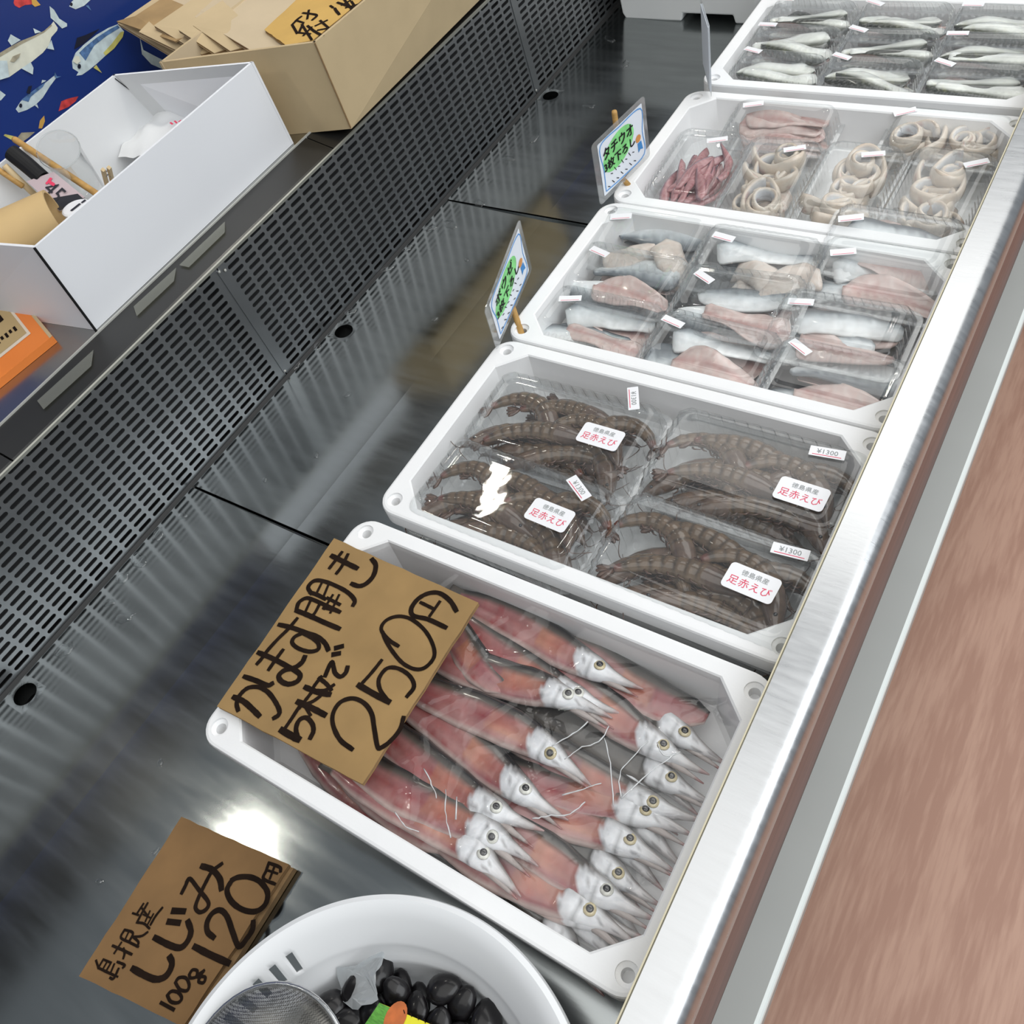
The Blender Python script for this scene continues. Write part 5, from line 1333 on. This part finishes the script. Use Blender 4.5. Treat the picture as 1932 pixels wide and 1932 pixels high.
# ------------------------------------------------------------------ laminated signs on sticks
mat('paper_white', (0.80, 0.85, 0.92), 0.5); mat('marker_green', (0.26, 0.76, 0.26), 0.5, var=.25, vscale=60); mat('pen_blue', (0.10, 0.33, 0.72), 0.5); mat('doll_orange', (0.68, 0.30, 0.08), 0.5); mat('doll_blue', (0.05, 0.26, 0.62), 0.5)
def card_sign(label, LT, LB, RT, RB, zb, zr, lines, stick, rows):
    lb = at(*LB, z=zb); rb_ = at(*RB, z=zr)
    lt = at(*LT, y=lb.y); lt = Vector((lb.x, lb.y, lt.z)); rt = at(*RT, y=rb_.y); rt = Vector((rb_.x, rb_.y, rt.z))
    t = thing('stick_sign', label, 'sign', lb)
    n_ = (rb_ - lb).cross(lt - lb).normalized()
    if n_.dot(CAM - lb) < 0: n_ = -n_
    P = lambda a, b, l=0.0: (lb * (1 - a) * (1 - b) + rb_ * a * (1 - b) + lt * (1 - a) * b + rt * a * b) + n_ * l
    def rq(a0, a1, b0, b1, r=.06, n=5):
        o = []
        for (ca, cb, s0) in ((a1 - r, b1 - r, 0), (a0 + r, b1 - r, 90), (a0 + r, b0 + r, 180), (a1 - r, b0 + r, 270)):
            for k in range(n): an = math.radians(s0 + 90 * k / (n - 1)); o.append((ca + r * math.cos(an), cb + r * math.sin(an)))
        return o
    q = [P(a, b) for a, b in rq(0, 1, 0, 1)]; v, f = slab_vf(q, 0.0008, n_); part('laminate', v, f, 'clear_film', t)
    part('paper', [P(a, b, .0003) for a, b in rq(.09, .93, .09, .93, .02)], [tuple(range(20))], 'paper_white', t)
    part('pen_border', *strokes_vf([[(a + .012 * math.sin(k * 1.7), b + .012 * math.cos(k * 2.3)) for k, (a, b) in enumerate([(.13, .13), (.13, .5), (.14, .88), (.5, .89), (.89, .88), (.88, .5), (.89, .13), (.5, .12), (.13, .13)])]], lambda a, b: P(a, b), .0016, n_, .0006), 'pen_blue', t)
    g = [P(.44 + .30 * math.cos(2 * PI * k / 24), .60 + .25 * math.sin(2 * PI * k / 24) + .06 * math.cos(2 * PI * k / 24), .0005) for k in range(24)]
    part('green_marker', g, [tuple(range(24))], 'marker_green', t)
    uu = (rb_ - lb); vv = (lt - lb); wl, hl = uu.length, vv.length
    for (txt, a, b, wfrac, hf) in lines:
        v, f = text_vf(txt, 1.0); w0, h0 = TXT[txt][2], TXT[txt][3]
        pv = [P(a + p.x / w0 * wfrac, b + p.y / h0 * hf, .0009) for p in v]
        pv2 = [p + uu.normalized() * .0009 + n_ * .0001 for p in pv]     # doubled for the fat felt pen
        pv3 = [p + vv.normalized() * .0009 + n_ * .0002 for p in pv]
        vf = merge((pv, f), (pv2, f), (pv3, f))
        part('lettering', vf[0], vf[1], 'black', t)
    dash = [[(.25 + .07 * k, rows[0] + .05 * (k % 2)), (.28 + .07 * k, rows[0] - .02)] for k in range(7)] + [[(.17 + .085 * k, rows[1] + .03 * (k % 2)), (.205 + .085 * k, rows[1] - .03)] for k in range(7)]
    part('small_writing', *strokes_vf(dash, lambda a, b: P(a, b), .0012, n_, .0008), 'black', t)
    part('orange_drawing', [P(.80 + .05 * math.cos(2 * PI * k / 14), .46 + .06 * math.sin(2 * PI * k / 14), .0008) for k in range(14)], [tuple(range(14))], 'doll_orange', t)
    part('blue_drawing', [P(a, b, .0008) for a, b in ((.78, .39), (.85, .39), (.87, .24), (.82, .27), (.78, .24))], [tuple(range(5))], 'doll_blue', t)
    s0, s1 = stick[0], P(stick[1], stick[2], -.0046)
    v, f = tube_vf([s0, P(stick[1], .02, -.0046), s1.lerp(P(stick[1], .02, -.0046), .03), s1], [.0036, .0036, .0036, .003], 10)
    part('bamboo_stick', v, f, 'wood_stick', t, smooth=True)
    return t
sa = at(1187, 352, z=.088) ; sa1 = Vector((sa.x - .004, sa.y + .004, 0)); top_a = at(1165, 213, y=sa.y); 
card_sign('laminated sign with green marker reading タチウオ on a bamboo stick', (1122, 276), (1133, 389), (1216, 179), (1227, 294), .098, .098, [('タチウオ', .44, .70, .56, .17), ('3枚下ろし', .44, .50, .58, .15)],
          (at(1190, 354, z=.085), .50, 1.13), (.34, .19))
sb_ = at(984, 631, z=.088)
card_sign('laminated sign seen at a slant reading ボウゼ on a bamboo stick', (910, 585), (938, 662), (972, 410), (1004, 508), .096, .096, [('ボウゼ', .42, .72, .46, .16), ('3枚下ろし', .45, .50, .60, .15)],
          (at(985, 632, z=.085), .52, .7), (.34, .19))
# third sign, seen edge on
e0, e1 = at(1343, 182, z=.094), None
tl = at(1338, 40, y=e0.y); v, f = box_vf(-.0008, .0008, 0, .01, 0, max(.06, tl.z - .094))
es = thing('stick_sign', 'laminated sign seen edge on beside the olive fillet box', 'sign', e0, (0, 0, 0))
ed = Vector((-.030, .105, 0))
es.rotation_euler = (0, 0, 0)
dirc = (Matrix.Rotation(0.13, 3, 'Z') @ (e0 - Vector((0, 0, e0.z)))).normalized()
hh = max(.06, tl.z - .094)
q = [e0, e0 + dirc * .09 + Vector((.002, 0, 0)), e0 + dirc * .09 + Vector((.002, 0, hh * .9)), e0 + Vector((0, 0, hh * .95))]
nn = Vector((dirc.y, -dirc.x, 0))
part('laminate', *slab_vf(q, .0012, nn), 'clear_film', es); cq = sum(q, Vector()) / 4
part('paper', *slab_vf([p.lerp(cq, .10) + nn * .0006 for p in q], .0024, nn), 'paper_white', es)
